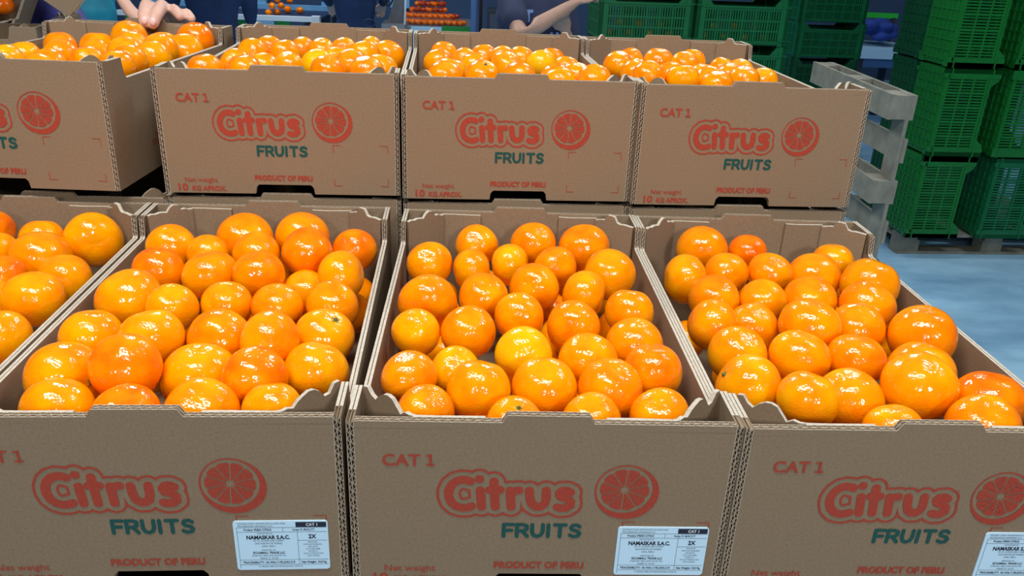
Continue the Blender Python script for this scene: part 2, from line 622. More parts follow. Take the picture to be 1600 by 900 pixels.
def logo_prints(parent):
    X = lambda px: 0.0732 + (px - 92) * 0.0001134
    Z = lambda px, py: 0.1085 - (py - (px - 92) * 0.018 - 168) * 0.0001268
    P = lambda l: [(X(a), Z(a, c)) for a, c in l]
    letters = [
        P([(250, 176), (225, 166), (190, 163), (150, 174), (118, 202), (98, 245), (98, 290), (115, 335), (148, 367), (190, 382), (230, 382), (262, 370)]),   # C
        P([(322, 246), (327, 300), (334, 376)]), P([(314, 158), (314, 159)]),                                                            # i
        P([(417, 178), (424, 280), (433, 376)]), P([(390, 243), (462, 243)]),                                                          # t
        P([(534, 250), (541, 310), (546, 378)]), P([(537, 275), (560, 252), (598, 247)]),                                                # r
        P([(672, 250), (678, 310), (695, 356), (725, 378), (758, 378), (785, 358), (795, 320), (793, 250)]),                               # u
        P([(968, 266), (940, 252), (905, 254), (886, 274), (898, 300), (940, 316), (972, 335), (974, 366), (945, 388), (905, 391), (880, 382)]),  # s
    ]
    dist = stroke_dist(letters)
    lo = MB()

    def logo(X_, Z_):
        d = dist(X_, Z_)
        return np.maximum(0.0037 - d, np.minimum(0.0099 - d, d - 0.0079))
    field_print(lo, logo, 0.060, 0.192, 0.066, 0.126, 0.0005, -0.0004)
    lo.build('logo_print', [RED], parent, label='orange red word Citrus in fat rounded letters with an outline')
    cx, cz, R = 0.2186, 0.0980, 0.0262
    fx, fz, fr = cx - 0.0022, cz + 0.0030, 0.0230

    def slice_(X_, Z_):
        outer = np.maximum(R - np.hypot(X_ - cx, Z_ - cz), R * 0.95 - np.hypot(X_ - cx + 0.0018, Z_ - cz - 0.0024))
        dx, dz = X_ - fx, Z_ - fz
        rr = np.hypot(dx, dz)
        peel = np.minimum(outer, rr - fr)
        a = (np.arctan2(dz, dx) - 0.25) / (2 * PI / 10)
        fa = np.abs(a - np.floor(a) - 0.5)
        edge = (0.5 - fa) * (2 * PI / 10) * rr - 0.00055
        seg = np.minimum(np.minimum(0.0200 - 0.0045 * np.maximum(0, fa - 0.25) - rr, edge), rr - 0.0032)
        k = np.floor(a)
        for q in range(5):
            off = 0.28 * np.sin(q * 2.4 + k * 1.3)
            r0 = 0.0085 + 0.0021 * q
            along = np.abs(rr - r0) - 0.0011
            across = np.abs(a - k - 0.5 - off) * (2 * PI / 10) * rr - 0.00024
            seg = np.minimum(seg, np.maximum(along, across))
        return np.maximum(peel, seg)
    sl = MB()
    field_print(sl, slice_, 0.190, 0.248, 0.070, 0.127, 0.0004, -0.0004)
    sl.build('slice_print', [RED], parent, label='orange red round slice of fruit printed beside the word')
    # FRUITS
    fr_ = MB()
    h_, x0 = 0.0120, 0.1195
    g = {'F': (7.0, [[(0, 0), (0, 10)], [(0, 10), (6, 10)], [(0, 5), (5, 5)]]),
         'R': (8.2, [[(0, 0), (0, 10), (4, 10), (6.3, 9), (6.3, 6), (4, 4.6), (0, 4.6)], [(3.6, 4.6), (6.8, 0)]]),
         'U': (9.0, [[(0, 10), (0, 4), (1.2, 1), (3.5, 0), (5.8, 1), (7, 4), (7, 10)]]),
         'I': (2.6, [[(0, 0), (0, 10)]]), 'T': (8.6, [[(0, 10), (7, 10)], [(3.5, 10), (3.5, 0)]]),
         'S': (7.2, [[(6, 8.6), (4.2, 10), (1.6, 9.8), (0.4, 8), (1.2, 6), (5, 4.6), (6.2, 2.6), (5, 0.5), (2, 0), (0, 1.3)]])}
    x = x0
    tot = sum(g[c][0] + 1.6 for c in 'FRUITS')
    k = (0.1845 - 0.1180) / tot
    sts = []
    for c in 'FRUITS':
        for st in g[c][1]:
            sts.append([(x + px * k, 0.0530 + py * h_ / 10) for px, py in st])
        x += (g[c][0] + 1.6) * k
    fd = stroke_dist(sts)
    field_print(fr_, lambda X_, Z_: 0.0017 - fd(X_, Z_), 0.114, 0.190, 0.049, 0.069, 0.00035, -0.0004)
    fr_.build('fruits_print', [GREEN_INK], parent, label='dark green word FRUITS printed below the logo')
    tx = MB()
    text_faces(tx, 'CAT 1', 0.0212, 0.1225, 0.0152, 0, width=0.0392, bold=0.0003)
    tx.add([(0.0556, -0.00065, 0.1225), (0.0628, -0.00065, 0.1225), (0.0628, -0.00065, 0.1240), (0.0556, -0.00065, 0.1240)], [(0, 1, 2, 3)])
    tx.add([(0.0556, -0.00065, 0.1306), (0.0592, -0.00065, 0.1318), (0.0592, -0.00065, 0.1334), (0.0556, -0.00065, 0.1322)], [(0, 1, 2, 3)])
    tx.build('grade_print', [RED], parent)
    tx = MB()
    text_faces(tx, 'PRODUCT OF PERU', 0.1125, 0.0193, 0.0094, 0, width=0.0762, bold=0.0004)
    tx.build('origin_print', [RED], parent)
    tx = MB()
    text_faces(tx, 'Net weight', 0.0207, 0.0156, 0.0088, 0, width=0.0425, bold=0.00006)
    text_faces(tx, '10', 0.0112, 0.0035, 0.0135, 0, width=0.0125, bold=0.0004)
    text_faces(tx, 'KG APROX.', 0.0292, 0.0037, 0.0092, 0, width=0.0445, bold=0.0003)
    tx.build('weight_print', [RED], parent)
    e, l_ = 0.0008, 0.0105
    for (ax, az, dx, dz) in ((0.2175, 0.0690, 1, -1), (0.2905, 0.0690, -1, -1), (0.2175, 0.0125, 1, 1), (0.2905, 0.0125, -1, 1)):
        tx = MB()
        q = [(ax, az), (ax + dx * l_, az), (ax + dx * l_, az + dz * e), (ax + dx * e, az + dz * e), (ax + dx * e, az + dz * l_), (ax, az + dz * l_)]
        tx.add([(p_[0], -0.0004, p_[1]) for p_ in q], [tuple(range(6))])
        tx.build('corner_mark', [RED], parent)


def sticker(parent):
    w_, h_ = 0.0765, 0.0508
    ox, oz = 0.2146, 0.0134
    b_ = MB()
    r = 0.0028
    poly = []
    for (cx, cz, a0) in ((w_ - r, h_ - r, 0), (r, h_ - r, 90), (r, r, 180), (w_ - r, r, 270)):
        for k in range(6):
            a = math.radians(a0 + k * 18)
            poly.append((ox + cx + r * math.cos(a), oz + cz + r * math.sin(a)))
    b_.prism(poly, 'y', -0.0011, -0.0002, 0)
    st = b_.build('label_sticker', [LABEL], parent, label='white pale blue printed label with rounded corners')
    p = MB()
    y = -0.00125

    def rect(x0, z0, x1, z1, mi=0, yy=y):
        p.add([(ox + x0 * w_, yy, oz + z0 * h_), (ox + x1 * w_, yy, oz + z0 * h_), (ox + x1 * w_, yy, oz + z1 * h_), (ox + x0 * w_, yy, oz + z1 * h_)], [(0, 1, 2, 3)], mi)
    lw, lh = 0.0035, 0.006
    rect(0.66, 0.875, 0.985, 0.975)
    for z in (0.865, 0.775, 0.205, 0.105):
        rect(0.035, z, 0.985, z + lh)
    rect(0.035, 0.04, 0.035 + lw, 0.865); rect(0.52, 0.775, 0.52 + lw, 0.865)
    rect(0.67, 0.105, 0.67 + lw, 0.775); rect(0.67, 0.60, 0.985, 0.60 + lh)

    def tx(s, x, z, hh, wd, mi=0, bold=0.0, yy=y):
        text_faces(p, s, ox + x * w_, oz + z * h_, hh * h_, mi, width=wd * w_, bold=bold, align='CENTER', y=yy)
    tx('CAT 1', 0.83, 0.90, 0.075, 0.12, 1, 0.0001, -0.0014)
    tx('PACKING CODE: GRVGHM-PE-ICA-CUPE VNNE', 0.30, 0.935, 0.042, 0.50)
    tx('PROCESADORA NAMASKAR S.A.C.', 0.235, 0.885, 0.042, 0.37)
    tx('Product: FRESH CITRUS', 0.255, 0.805, 0.058, 0.29, 0, 0.00008)
    tx('Variety: W. MURCOTT', 0.74, 0.805, 0.055, 0.24, 0, 0.00006)
    tx('EXPORTED BY', 0.33, 0.735, 0.038, 0.16)
    tx('NAMASKAR S.A.C.', 0.36, 0.635, 0.105, 0.46, 0, 0.00022)
    tx('AV. D. ALTEZCURE COOPP', 0.36, 0.585, 0.045, 0.32)
    tx('SAN MARTIN DE PORRES', 0.36, 0.53, 0.045, 0.29)
    tx('LIMA, PERU', 0.355, 0.475, 0.045, 0.14)
    tx('IMPORTED BY', 0.355, 0.395, 0.04, 0.15)
    tx('ECUAMALL TRADE LLC', 0.355, 0.335, 0.06, 0.34, 0, 0.0001)
    tx('2730 SW 3RD AVE SUITE 701', 0.35, 0.28, 0.045, 0.36)
    tx('MIAMI, FL 33129', 0.35, 0.225, 0.045, 0.19)
    tx('TRACEABILITY: 18.1934.1178.2293.219', 0.345, 0.135, 0.058, 0.56, 0, 0.00009)
    tx('Net Weight: 10.0 Kg', 0.83, 0.135, 0.058, 0.27, 0, 0.00009)
    tx('N. SENASA 0085-2019 EMPACADORA CITRICOS', 0.47, 0.055, 0.042, 0.47)
    tx('2X', 0.83, 0.645, 0.115, 0.085, 0, 0.00022)
    for i, (s, wd) in enumerate((('PRODUCER', 0.10), ('FORTUNA MOSQUERA', 0.20), ('BARLOVENTO', 0.10), ('PO.YY-00R-2000B', 0.15), ('PACKED AT', 0.10), ('PLACE OF PRODUCTION', 0.21), ('LIMA, HUARAL', 0.13))):
        tx(s, 0.83, 0.555 - i * 0.047, 0.038, wd)
    p.build('label_print', [BLACK_INK, WHITE_INK], st, label='dark blue print and ruled lines')


def side_print(parent):
    tx = MB()
    text_faces(tx, 'Net weight', 0.128, 0.046, 0.0088, 0, width=0.0425, bold=0.00006)
    text_faces(tx, '10', 0.118, 0.0335, 0.0135, 0, width=0.0125, bold=0.0004)
    text_faces(tx, 'KG APROX.', 0.136, 0.0337, 0.0092, 0, width=0.0445, bold=0.0003)
    tx.v = [(W + TS - y, x, z) for x, y, z in tx.v]
    tx.build('weight_print', [RED], parent)


def make_carton():
    root = empty('carton')
    fr_ = panel_end(0.0, root, 'front_panel', True)
    logo_prints(fr_)
    panel_end(D - TF, root, 'back_panel', False)
    side_panel(0, root)
    side_print(side_panel(1, root))
    corner_flap(0, 0, root, 1); corner_flap(1, 0, root, 2); corner_flap(0, 1, root, 3); corner_flap(1, 1, root, 4)
    b_ = MB(); b_.box((0.0, 0.062, 0.0), (W, D - TF, 0.004))
    for y0_, y1_ in ((TF, 0.062),):       # slit that takes the tab of the carton below
        b_.box((0.0, y0_, 0.0), (0.104, y1_, 0.004)); b_.box((0.198, y0_, 0.0), (W, y1_, 0.004))
    b_.build('bottom_panel', BM, root)
    sticker(root)
    return root


POSE = {'L0': (-.632, -.012, 0, .03), 'L1': (-.3165, -.004, 0, .03), 'M1': (0, 0, 0, 0), 'R1': (.3125, -.003, 0, 0),
        'U0': (-.6795, .513, .0195, -.024, -.0173), 'U1': (-.31965, .53386, .01113, .042), 'U2': (-.00344, .53586, .01113, .042), 'U3': (.30965, .53736, .01113, .042),
        'B0': (-.634, .527, 0, .042), 'B1': (-.3190, .5365, 0, .042), 'B2': (-.003, .5385, 0, .042), 'B3': (.3100, .5400, 0, .042)}
CARTON_LABEL = {
    'L0': 'lower carton cut off by the left-edge of the photo, big fruit inside',
    'L1': 'lower carton of mandarins with label, between the cut-off carton and the middle one',
    'M1': 'middle lower carton of mandarins, white label at the corner of its front',
    'R1': 'lower carton of mandarins standing beside the open blue floor',
    'U0': 'upper carton under the hand, standing turned away from its neighbours',
    'U1': 'upper carton between the one under the hand and the second printed front',
    'U2': 'upper carton in front of the man in the dark T-shirt',
    'U3': 'upper carton nearest to the leaning wooden pallet',
    'B0': 'carton underneath the upper carton that the hand touches',
    'B1': 'carton underneath the first fully printed upper carton',
    'B2': 'carton underneath the upper carton before the man in the T-shirt',
    'B3': 'carton underneath the upper carton by the leaning pallet'}
proto = make_carton()
ROOT = {}
for i, (k, ps) in enumerate(POSE.items()):
    x, y, z, w = ps[:4]
    if k == 'L0':
        c = proto
    elif k[0] in 'UB':
        c = copy_tree(proto, skip=('label_sticker',))
    else:
        c = copy_tree(proto)
    c.location = (x, y, (RIM + z) if k[0] == 'U' else RIM - H + (0.0035 if k[0] == 'B' and k != 'B0' else 0.0))
    c.rotation_euler = (ps[4] if len(ps) > 4 else 0.0, 0, w)
    tag(c, CARTON_LABEL[k], 'carton', 'stacked cardboard fruit cartons')
    ROOT[k] = Matrix.Translation(c.location) @ c.rotation_euler.to_matrix().to_4x4()
# the tiers that carry them, plain closed boards (their printed fronts lie below the picture)
mb = MB()
mb.box((-TS, 0, 0), (0, D, H)); mb.box((W, 0, 0), (W + TS, D, H)); mb.box((0, 0, 0), (W, TF, H)); mb.box((0, D - TF, 0), (W, D, H)); mb.box((0, TF, 0), (W, D - TF, 0.004))
plain = None
for t in range(1, 7):
    for k in ('L0', 'L1', 'M1', 'R1', 'B0', 'B1', 'B2', 'B3'):
        x, y, z, w = POSE[k]
        if plain is None:
            c = plain = mb.build('carton', [KRAFT])
        else:
            c = plain.copy()
            scn.collection.objects.link(c)
        c.location = (x, y, RIM - H - t * (H + 0.0111))
        c.rotation_euler = (0, 0, w)
        tag(c, 'plain brown carton in the tiers below the lower row', 'carton', 'cartons in the lower tiers')

# ------------------------------------------------------------------ mandarins: box, row from the back, place in the row, x, y, z below rim, radius (0.1 mm), height/width, tone
ORANGES = {
 'L0': '0,0,1215,4819,-262,255,109,d 0,1,1852,4665,-330,277,87,n 0,2,2487,4662,-326,365,92,n 1,0,1540,4208,-337,255,108,n 1,1,2127,4040,-327,365,77,n 1,2,1958,3453,-326,255,96,d 1,3,2649,3431,-348,292,84,n 2,0,2097,2971,-429,255,100,n 2,1,2616,2777,-298,326,82,n 3,0,2668,1957,-354,274,91,n',
 'L1': '0,0,1228,4704,-299,365,76,n 0,1,1968,4705,-251,365,77,n 1,0,375,4437,-327,314,94,n 1,1,887,4189,-310,264,93,n 1,2,1500,4113,-270,298,85,n 1,3,2137,4050,-209,327,75,d 1,4,2661,4458,-334,280,98,d 2,0,440,3717,-340,310,88,d 2,1,1069,3626,-348,337,75,n 2,2,1668,3460,-268,301,86,n 2,3,2180,3538,-525,288,95,n 2,4,2635,3333,-222,308,118,n 3,0,415,2873,-329,354,78,n 3,1,958,2576,-295,277,83,y 3,2,1471,2771,-348,284,83,n 3,3,2031,2686,-323,293,88,n 3,4,2612,2745,-325,299,90,n 4,0,371,1970,-349,311,94,n 4,1,981,1875,-291,320,90,y 4,2,1597,2007,-378,327,98,n 4,3,2153,1742,-251,312,108,n 4,4,2616,2136,-398,324,88,n 5,0,422,1239,-388,361,82,n 5,1,1035,1068,-170,325,78,d 5,2,1583,1338,-439,355,85,n 5,3,2151,1070,-275,305,87,d 5,4,2636,1402,-394,305,89,n 6,0,633,622,-327,305,73,n 6,1,1225,510,-317,292,55,d 6,2,1821,558,-316,316,71,n 6,3,2408,581,-311,257,84,n',
 'M1': '0,0,927,4788,-330,282,97,n 0,1,1672,4772,-295,299,95,n 0,2,2343,4731,-316,337,84,n 1,0,344,4067,-335,286,100,n 1,1,868,3909,-323,271,106,n 1,2,1350,4129,-330,268,107,y 1,3,1910,4068,-330,266,98,n 1,4,2567,3872,-330,319,84,n 2,0,394,2926,-330,329,72,n 2,1,1015,3111,-330,284,95,n 2,2,1614,3421,-330,291,100,n 2,3,2181,3242,-330,289,105,n 3,0,314,2182,-328,257,97,y 3,1,858,2216,-331,296,92,n 3,2,1400,2588,-330,273,101,n 3,3,1966,2378,-330,290,103,n 3,4,2634,2785,-330,277,92,n 4,0,325,1195,-298,267,93,n 4,1,740,1482,-387,255,90,y 4,2,1408,1733,-330,287,98,Y 4,3,2033,1640,-332,290,74,n 4,4,2565,2031,-335,311,68,n 5,0,966,994,-301,299,96,n 5,1,1567,1086,-329,310,79,n 5,2,2174,1070,-323,306,83,n 5,3,2643,1437,-328,298,92,d 6,0,513,645,-330,255,86,n 6,1,1268,477,-330,255,81,n 6,2,1936,551,-330,255,89,n 6,3,2553,645,-330,264,74,n',
 'R1': '0,0,792,4731,-280,338,81,n 0,1,1437,4788,-330,255,96,d 0,2,2500,4545,-338,272,88,n 1,0,366,3806,-332,306,105,y 1,1,918,3996,-329,287,97,n 1,2,1483,3997,-310,288,86,n 1,3,2091,4100,-389,344,80,n 1,4,2592,3652,-286,348,86,n 2,0,567,3209,-330,304,83,n 2,1,1137,3199,-331,276,77,n 2,2,1719,3254,-335,318,79,n 2,3,2316,3055,-314,321,74,n 3,0,352,2481,-308,295,105,n 3,1,872,2711,-451,302,82,n 3,2,1376,2399,-244,337,78,n 3,3,1979,2541,-359,304,87,n 3,4,2581,2301,-301,357,88,n 4,0,468,1902,-356,307,84,n 4,1,1057,1768,-306,310,74,n 4,2,1655,1830,-344,302,81,n 4,3,2274,1688,-403,346,81,n 5,0,393,1278,-368,333,77,n 5,1,772,832,-223,281,96,y 5,2,1289,1080,-385,325,86,n 5,3,1937,1113,-234,354,80,n 5,4,2601,1047,-365,338,72,d 6,0,1427,497,-330,255,76,n 6,1,2228,526,-301,316,61,n',
 'U0': '0,0,341,4372,-394,283,91,n 0,1,863,4636,-414,314,88,n 0,2,1434,4642,-201,308,93,n 0,3,2014,4636,-392,314,92,n 0,4,2613,4590,-210,326,88,d 1,0,311,3276,-417,255,90,y 1,1,832,3395,-405,289,83,n 1,2,1388,3431,-383,278,87,n 1,3,1861,3709,-280,290,93,n 1,4,2432,3415,-260,294,90,n 1,5,2627,3974,-347,315,86,y 2,0,569,2309,-360,255,86,y 2,1,1222,2242,-392,255,83,n 2,2,1761,2349,-342,257,87,n 2,3,2152,2757,-243,276,92,n 2,4,2659,2545,-271,284,88,y 3,0,2654,1733,-219,259,86,n 4,0,2690,1210,-232,255,91,n',
 'U1': '0,0,508,4614,-355,255,100,n 0,1,1094,4689,-372,255,104,n 0,2,1479,4369,-336,255,92,n 0,3,1816,4737,-372,255,100,n 0,4,2313,4806,-352,255,104,n 0,5,2649,4386,-388,293,93,n 1,0,479,3414,-272,259,100,n 1,1,998,3419,-269,255,88,n 1,2,1875,3238,-334,255,100,n 1,3,2316,3503,-248,275,89,n 2,0,502,2135,-272,255,100,n 2,1,947,1903,-276,255,94,n 2,2,1256,2298,-299,255,84,n 2,3,1721,2126,-223,255,82,Y 2,4,2211,2243,-234,255,95,n 2,5,2689,2095,-264,255,85,n 3,0,345,1013,-191,255,84,n 3,1,863,1037,-181,255,94,n 3,2,2013,1055,-173,255,94,n 3,3,2560,1063,-169,255,93,n',
 'U2': '0,0,482,4667,-360,257,84,n 0,1,866,4346,-417,255,103,n 0,2,1212,4707,-379,255,86,n 0,3,1547,4334,-364,255,100,n 0,4,1904,4690,-399,260,82,n 0,5,2463,4624,-395,255,80,d 0,6,2690,4183,-471,255,81,n 1,0,405,3320,-311,255,83,n 1,1,1004,3278,-330,255,83,n 1,2,1531,3285,-327,263,80,n 1,3,2136,3387,-283,261,73,Y 1,4,2689,3049,-411,255,74,n 2,0,589,2102,-272,255,83,n 2,1,1654,2055,-294,255,72,n 2,2,2209,2018,-312,255,85,n 3,0,500,1039,-178,255,79,n 3,1,1036,1093,-155,255,79,n 3,2,2638,1060,-169,255,77,n 3,3,2130,994,-199,255,79,n',
 'U3': '0,0,777,4621,-352,255,89,n 0,1,1305,4628,-350,281,80,n 0,2,1954,4638,-345,258,86,n 0,3,2529,4588,-447,258,81,n 0,4,2672,4087,-417,273,74,y 1,0,313,3442,-262,255,90,n 1,1,1494,3561,-249,255,89,n 1,2,1159,3203,-357,255,77,n 1,3,1715,3124,-355,255,80,n 1,4,2206,3226,-363,255,77,n 1,5,2690,2937,-393,255,76,n 2,0,357,2219,-220,255,90,n 2,1,1490,2086,-279,255,73,n 2,2,2062,2159,-246,255,73,n 3,0,312,1248,-104,255,82,n 3,1,812,1217,-113,255,77,n 3,2,1282,1051,-171,255,71,n',
}

FITS = {'L0': [100,100,97,100,97,97,100,96,96,100], 'L1': [98,96,97,97,98,96,100,98,97,97,97,96,99,96,95,95,96,97,97,97,97,97,99,96,99,97,100,99,96,97,100], 'M1': [100,100,100,100,100,100,100,100,100,100,100,100,97,97,100,100,100,98,97,100,100,97,97,97,97,97,100,100,100,99], 'R1': [100,100,98,100,96,96,98,99,98,97,98,99,97,97,98,98,97,97,97,98,97,97,97,97,96,96,100,98], 'U0': [98,97,97,97,98,98,97,97,97,100,100,100,100,100,98,98,100,100], 'U1': [100,100,98,98,100,100,100,100,96,96,97,97,94,94,99,100,100,100,100,100], 'U2': [99,97,97,97,98,100,100,100,100,100,100,100,100,100,100,100,100,100,100], 'U3': [100,100,100,97,97,100,98,98,95,95,100,100,100,100,96,96,96]}   # how far each one gives way to its neighbours, in percent

UNDER = {"L0":[[296,1020,-360],[320,2054,-360],[305,2639,-360],[329,3712,-360],[902,479,-360],[923,1557,-360],[885,2632,-360],[900,3707,-360],[1488,427,-360],[1514,969,-360],[1506,1523,-360],[1508,2058,-360],[1529,2610,-360],[1478,3161,-360],[1650,2963,-846],[2441,1541,-747],[1973,1928,-816],[2016,665,-730],[610,4442,-789],[1552,4334,-857],[550,1467,-761],[1489,1107,-876],[2362,2477,-809],[1188,3322,-863]],"L1":[[879,3141,-860],[796,2195,-856],[1368,880,-861],[2272,4810,-808],[1919,4140,-871],[2475,3002,-828],[2297,1239,-855],[2671,4225,-841],[320,3906,-872],[1873,3039,-734],[1401,3485,-846],[891,1369,-817],[2684,3614,-825],[1553,4834,-837]],"M1":[[1606,2641,-877],[1908,3873,-852],[2456,1156,-868],[493,3741,-847],[1435,2138,-826],[1496,693,-827],[1230,3757,-801],[1888,4563,-820],[2530,4435,-863],[1050,4407,-762],[1196,1278,-791],[435,4274,-878],[2231,2460,-858],[633,2721,-856],[2276,1779,-829],[308,2014,-836],[2607,3254,-754],[1937,3177,-850],[1872,1368,-804],[951,636,-748],[811,1635,-877]],"R1":[[289,3172,-848],[1181,4488,-818],[2203,728,-860],[1660,1240,-862],[1313,2472,-871],[624,2249,-805],[2698,2887,-815],[676,1526,-859],[1488,708,-801],[756,700,-809],[1223,1548,-876],[796,3481,-787],[2535,4182,-809],[2222,3511,-800]],"U0":[[299,989,-360],[307,1526,-360],[913,995,-360],[892,1537,-360],[1481,1006,-360],[1492,1545,-360]]}
TONE = {'n': (0.97, 0.300, 0.0, 1), 'd': (0.96, 0.212, 0.0, 1), 'y': (0.96, 0.350, 0.0, 1), 'Y': (0.92, 0.46, 0.002, 1)}


def mandarin_mesh(seed, segs=36, rings=24):
    rnd = random.Random(seed)
    ph = [rnd.uniform(0, 6.28) for _ in range(6)]
    asp = rnd.uniform(0.84, 0.9)
    vs_, fs = [], []

    def pt(t, q):
        r = 1.0 + 0.016 * math.sin(3 * q + ph[0]) * math.sin(t) + 0.02 * math.sin(2 * q + ph[1]) * math.sin(t) ** 2 + 0.012 * math.sin(2 * t + q + ph[2])
        z = asp * r * math.cos(t)
        top = math.exp(-(t / 0.34) ** 2)
        bot = math.exp(-((PI - t) / 0.3) ** 2)
        z += -0.075 * top * (1 + 0.08 * math.sin(5 * q)) + 0.05 * bot
        s_ = math.sin(t)
        return (r * s_ ** 0.94 * math.cos(q), r * s_ ** 0.94 * math.sin(q), z)
    vs_.append(pt(0.0001, 0))
    for i in range(1, rings):
        for k in range(segs):
            vs_.append(pt(PI * i / rings, 2 * PI * k / segs))
    vs_.append(pt(PI - 0.0001, 0))
    fs = [(0, 1 + k, 1 + (k + 1) % segs) for k in range(segs)]
    for i in range(rings - 2):
        for k in range(segs):
            a, b_ = 1 + i * segs + k, 1 + i * segs + (k + 1) % segs
            fs.append((a, a + segs, b_ + segs, b_))
    base = 1 + (rings - 2) * segs
    fs += [(len(vs_) - 1, base + (k + 1) % segs, base + k) for k in range(segs)]
    me = bpy.data.meshes.new('mandarin_orange')
    me.from_pydata(vs_, [], fs)
    me.polygons.foreach_set('use_smooth', [True] * len(fs))
    me.materials.append(PEEL)
    me.update()
    return me


PEELS = [mandarin_mesh(s) for s in range(7)]
mb = MB()
for k in range(5):
    a = 2 * PI * k / 5
    mb.add([(0, 0, 0.04), (0.05 * math.cos(a - .5), 0.05 * math.sin(a - .5), 0.03), (0.11 * math.cos(a), 0.11 * math.sin(a), 0.02), (0.05 * math.cos(a + .5), 0.05 * math.sin(a + .5), 0.03)], [(0, 1, 2, 3)])
mb.tube([(0, 0, 0), (0, 0, 0.05)], [0.045, 0.035], 8)
stem_proto = mb.build('stem', STEM)
STEM_ME = stem_proto.data
bpy.data.objects.remove(stem_proto)

ORD = ['first', 'second', 'third', 'fourth', 'fifth', 'sixth', 'seventh', 'eighth']
BOXNAME = {'L0': 'left-edge lower carton', 'L1': 'lower carton second from left', 'M1': 'middle lower carton', 'R1': 'lower carton by the floor',
           'U0': 'upper carton under the hand', 'U1': 'upper carton second from left', 'U2': 'upper carton third from left', 'U3': 'upper carton by the pallet'}
TONEWORD = {'n': 'orange', 'd': 'deep orange', 'y': 'pale orange', 'Y': 'yellowish'}
STEMS = {('M1', 6, 1): (0.15, -0.25, 1.0), ('L1', 5, 0): (1.0, -0.35, 0.12), ('U2', 3, 1): (0.2, -0.5, 1), ('L1', 4, 4): (0.5, -0.2, 0.9), ('R1', 5, 0): (-1.0, 0.1, 0.5)}
NAVEL = {('L0', 0, 2): (0.45, -0.85, 0.1), ('M1', 2, 0): (0.0, -0.9, -0.15)}


def mandarin(loc, r, axis, tone, rnd, label, group, sx=1.0, fit=0.958):
    me = rnd.choice(PEELS)
    o = bpy.data.objects.new('mandarin_orange', me)
    scn.collection.objects.link(o)
    q = Vector(axis).to_track_quat('Z', 'Y')
    from mathutils import Quaternion
    o.rotation_mode = 'QUATERNION'
    o.rotation_quaternion = q @ Quaternion((0, 0, 1), rnd.uniform(0, 6.28))
    o.location = loc
    o.scale = (r * fit, r * fit, r * sx * fit)
    c = TONE[tone]
    j = rnd.uniform(-0.05, 0.05)
    o.color = (min(1, c[0] * (1 + j * 0.6)), c[1] * (1 + j * 2.6), c[2], 1)
    return tag(o, label, 'orange', group)


for box, txt in ORANGES.items():
    MX = ROOT[box]
    rnd = random.Random(box)
    rows = {}
    for e in txt.split():
        f = e.split(',')
        rows.setdefault(int(f[0]), []).append(f)
    last = max(rows)
    placed = []
    for ri, fs in rows.items():
        order = sorted(range(len(fs)), key=lambda i: int(fs[i][3]))
        for i, f in enumerate(fs):
            x, y, z, r, asp = [int(t) for t in f[2:7]]
            x, y, z, r = x * 1e-4, y * 1e-4, z * 1e-4, r * 1e-4
            placed.append((x, y, z, r))
            key = (box, ri, int(f[1]))
            sx = 1.0
            if key in STEMS:
                ax = STEMS[key]
            elif key in NAVEL:
                ax = NAVEL[key]
            elif asp > 103:
                ax = (1.0, rnd.uniform(-.3, .3), rnd.uniform(-.3, .3)); sx = 1.0
            elif asp > 96:
                ax = (rnd.uniform(-.35, .35), -0.8, rnd.uniform(.1, .8)); sx = 1.13
            else:
                ax = (rnd.uniform(-.35, .35), rnd.uniform(-.6, .4), 1.0); sx = 1.04 if asp < 82 else 1.1
            k = order.index(i)
            n = len(fs)
            place = ('only one' if n == 1 else 'leftmost' if k == 0 else 'rightmost' if k == n - 1 else ORD[k] + ' from left')
            rw = 'back row' if ri == 0 else 'front row' if ri == last else ORD[ri] + ' row from back'
            o = mandarin(MX @ Vector((x, y, H + z)), r, ax, f[7], rnd,
                         '%s mandarin %s, %s, %s' % (TONEWORD[f[7]], place, rw, BOXNAME[box]), 'mandarins in the ' + BOXNAME[box], sx, FITS[box][len(placed) - 1] / 100)
            if key in STEMS:
                s_ = bpy.data.objects.new('stem', STEM_ME)
                scn.collection.objects.link(s_)
                s_.parent = o
                s_.location = (0, 0, 0.79)
                s_.scale = (1.5, 1.5, 1.5)
                s_['label'] = 'small dry green stem button'
    # the layer below, seen only in the gaps
    for x, y, z in UNDER.get(box, []):
        mandarin(MX @ Vector((x * 1e-4, y * 1e-4, H + z * 1e-4)), 0.0268, (rnd.uniform(-1, 1), rnd.uniform(-1, 1), 1), 'n', rnd,
                 'mandarin mostly hidden beneath the top layer, ' + BOXNAME[box], 'hidden mandarins in the ' + BOXNAME[box])

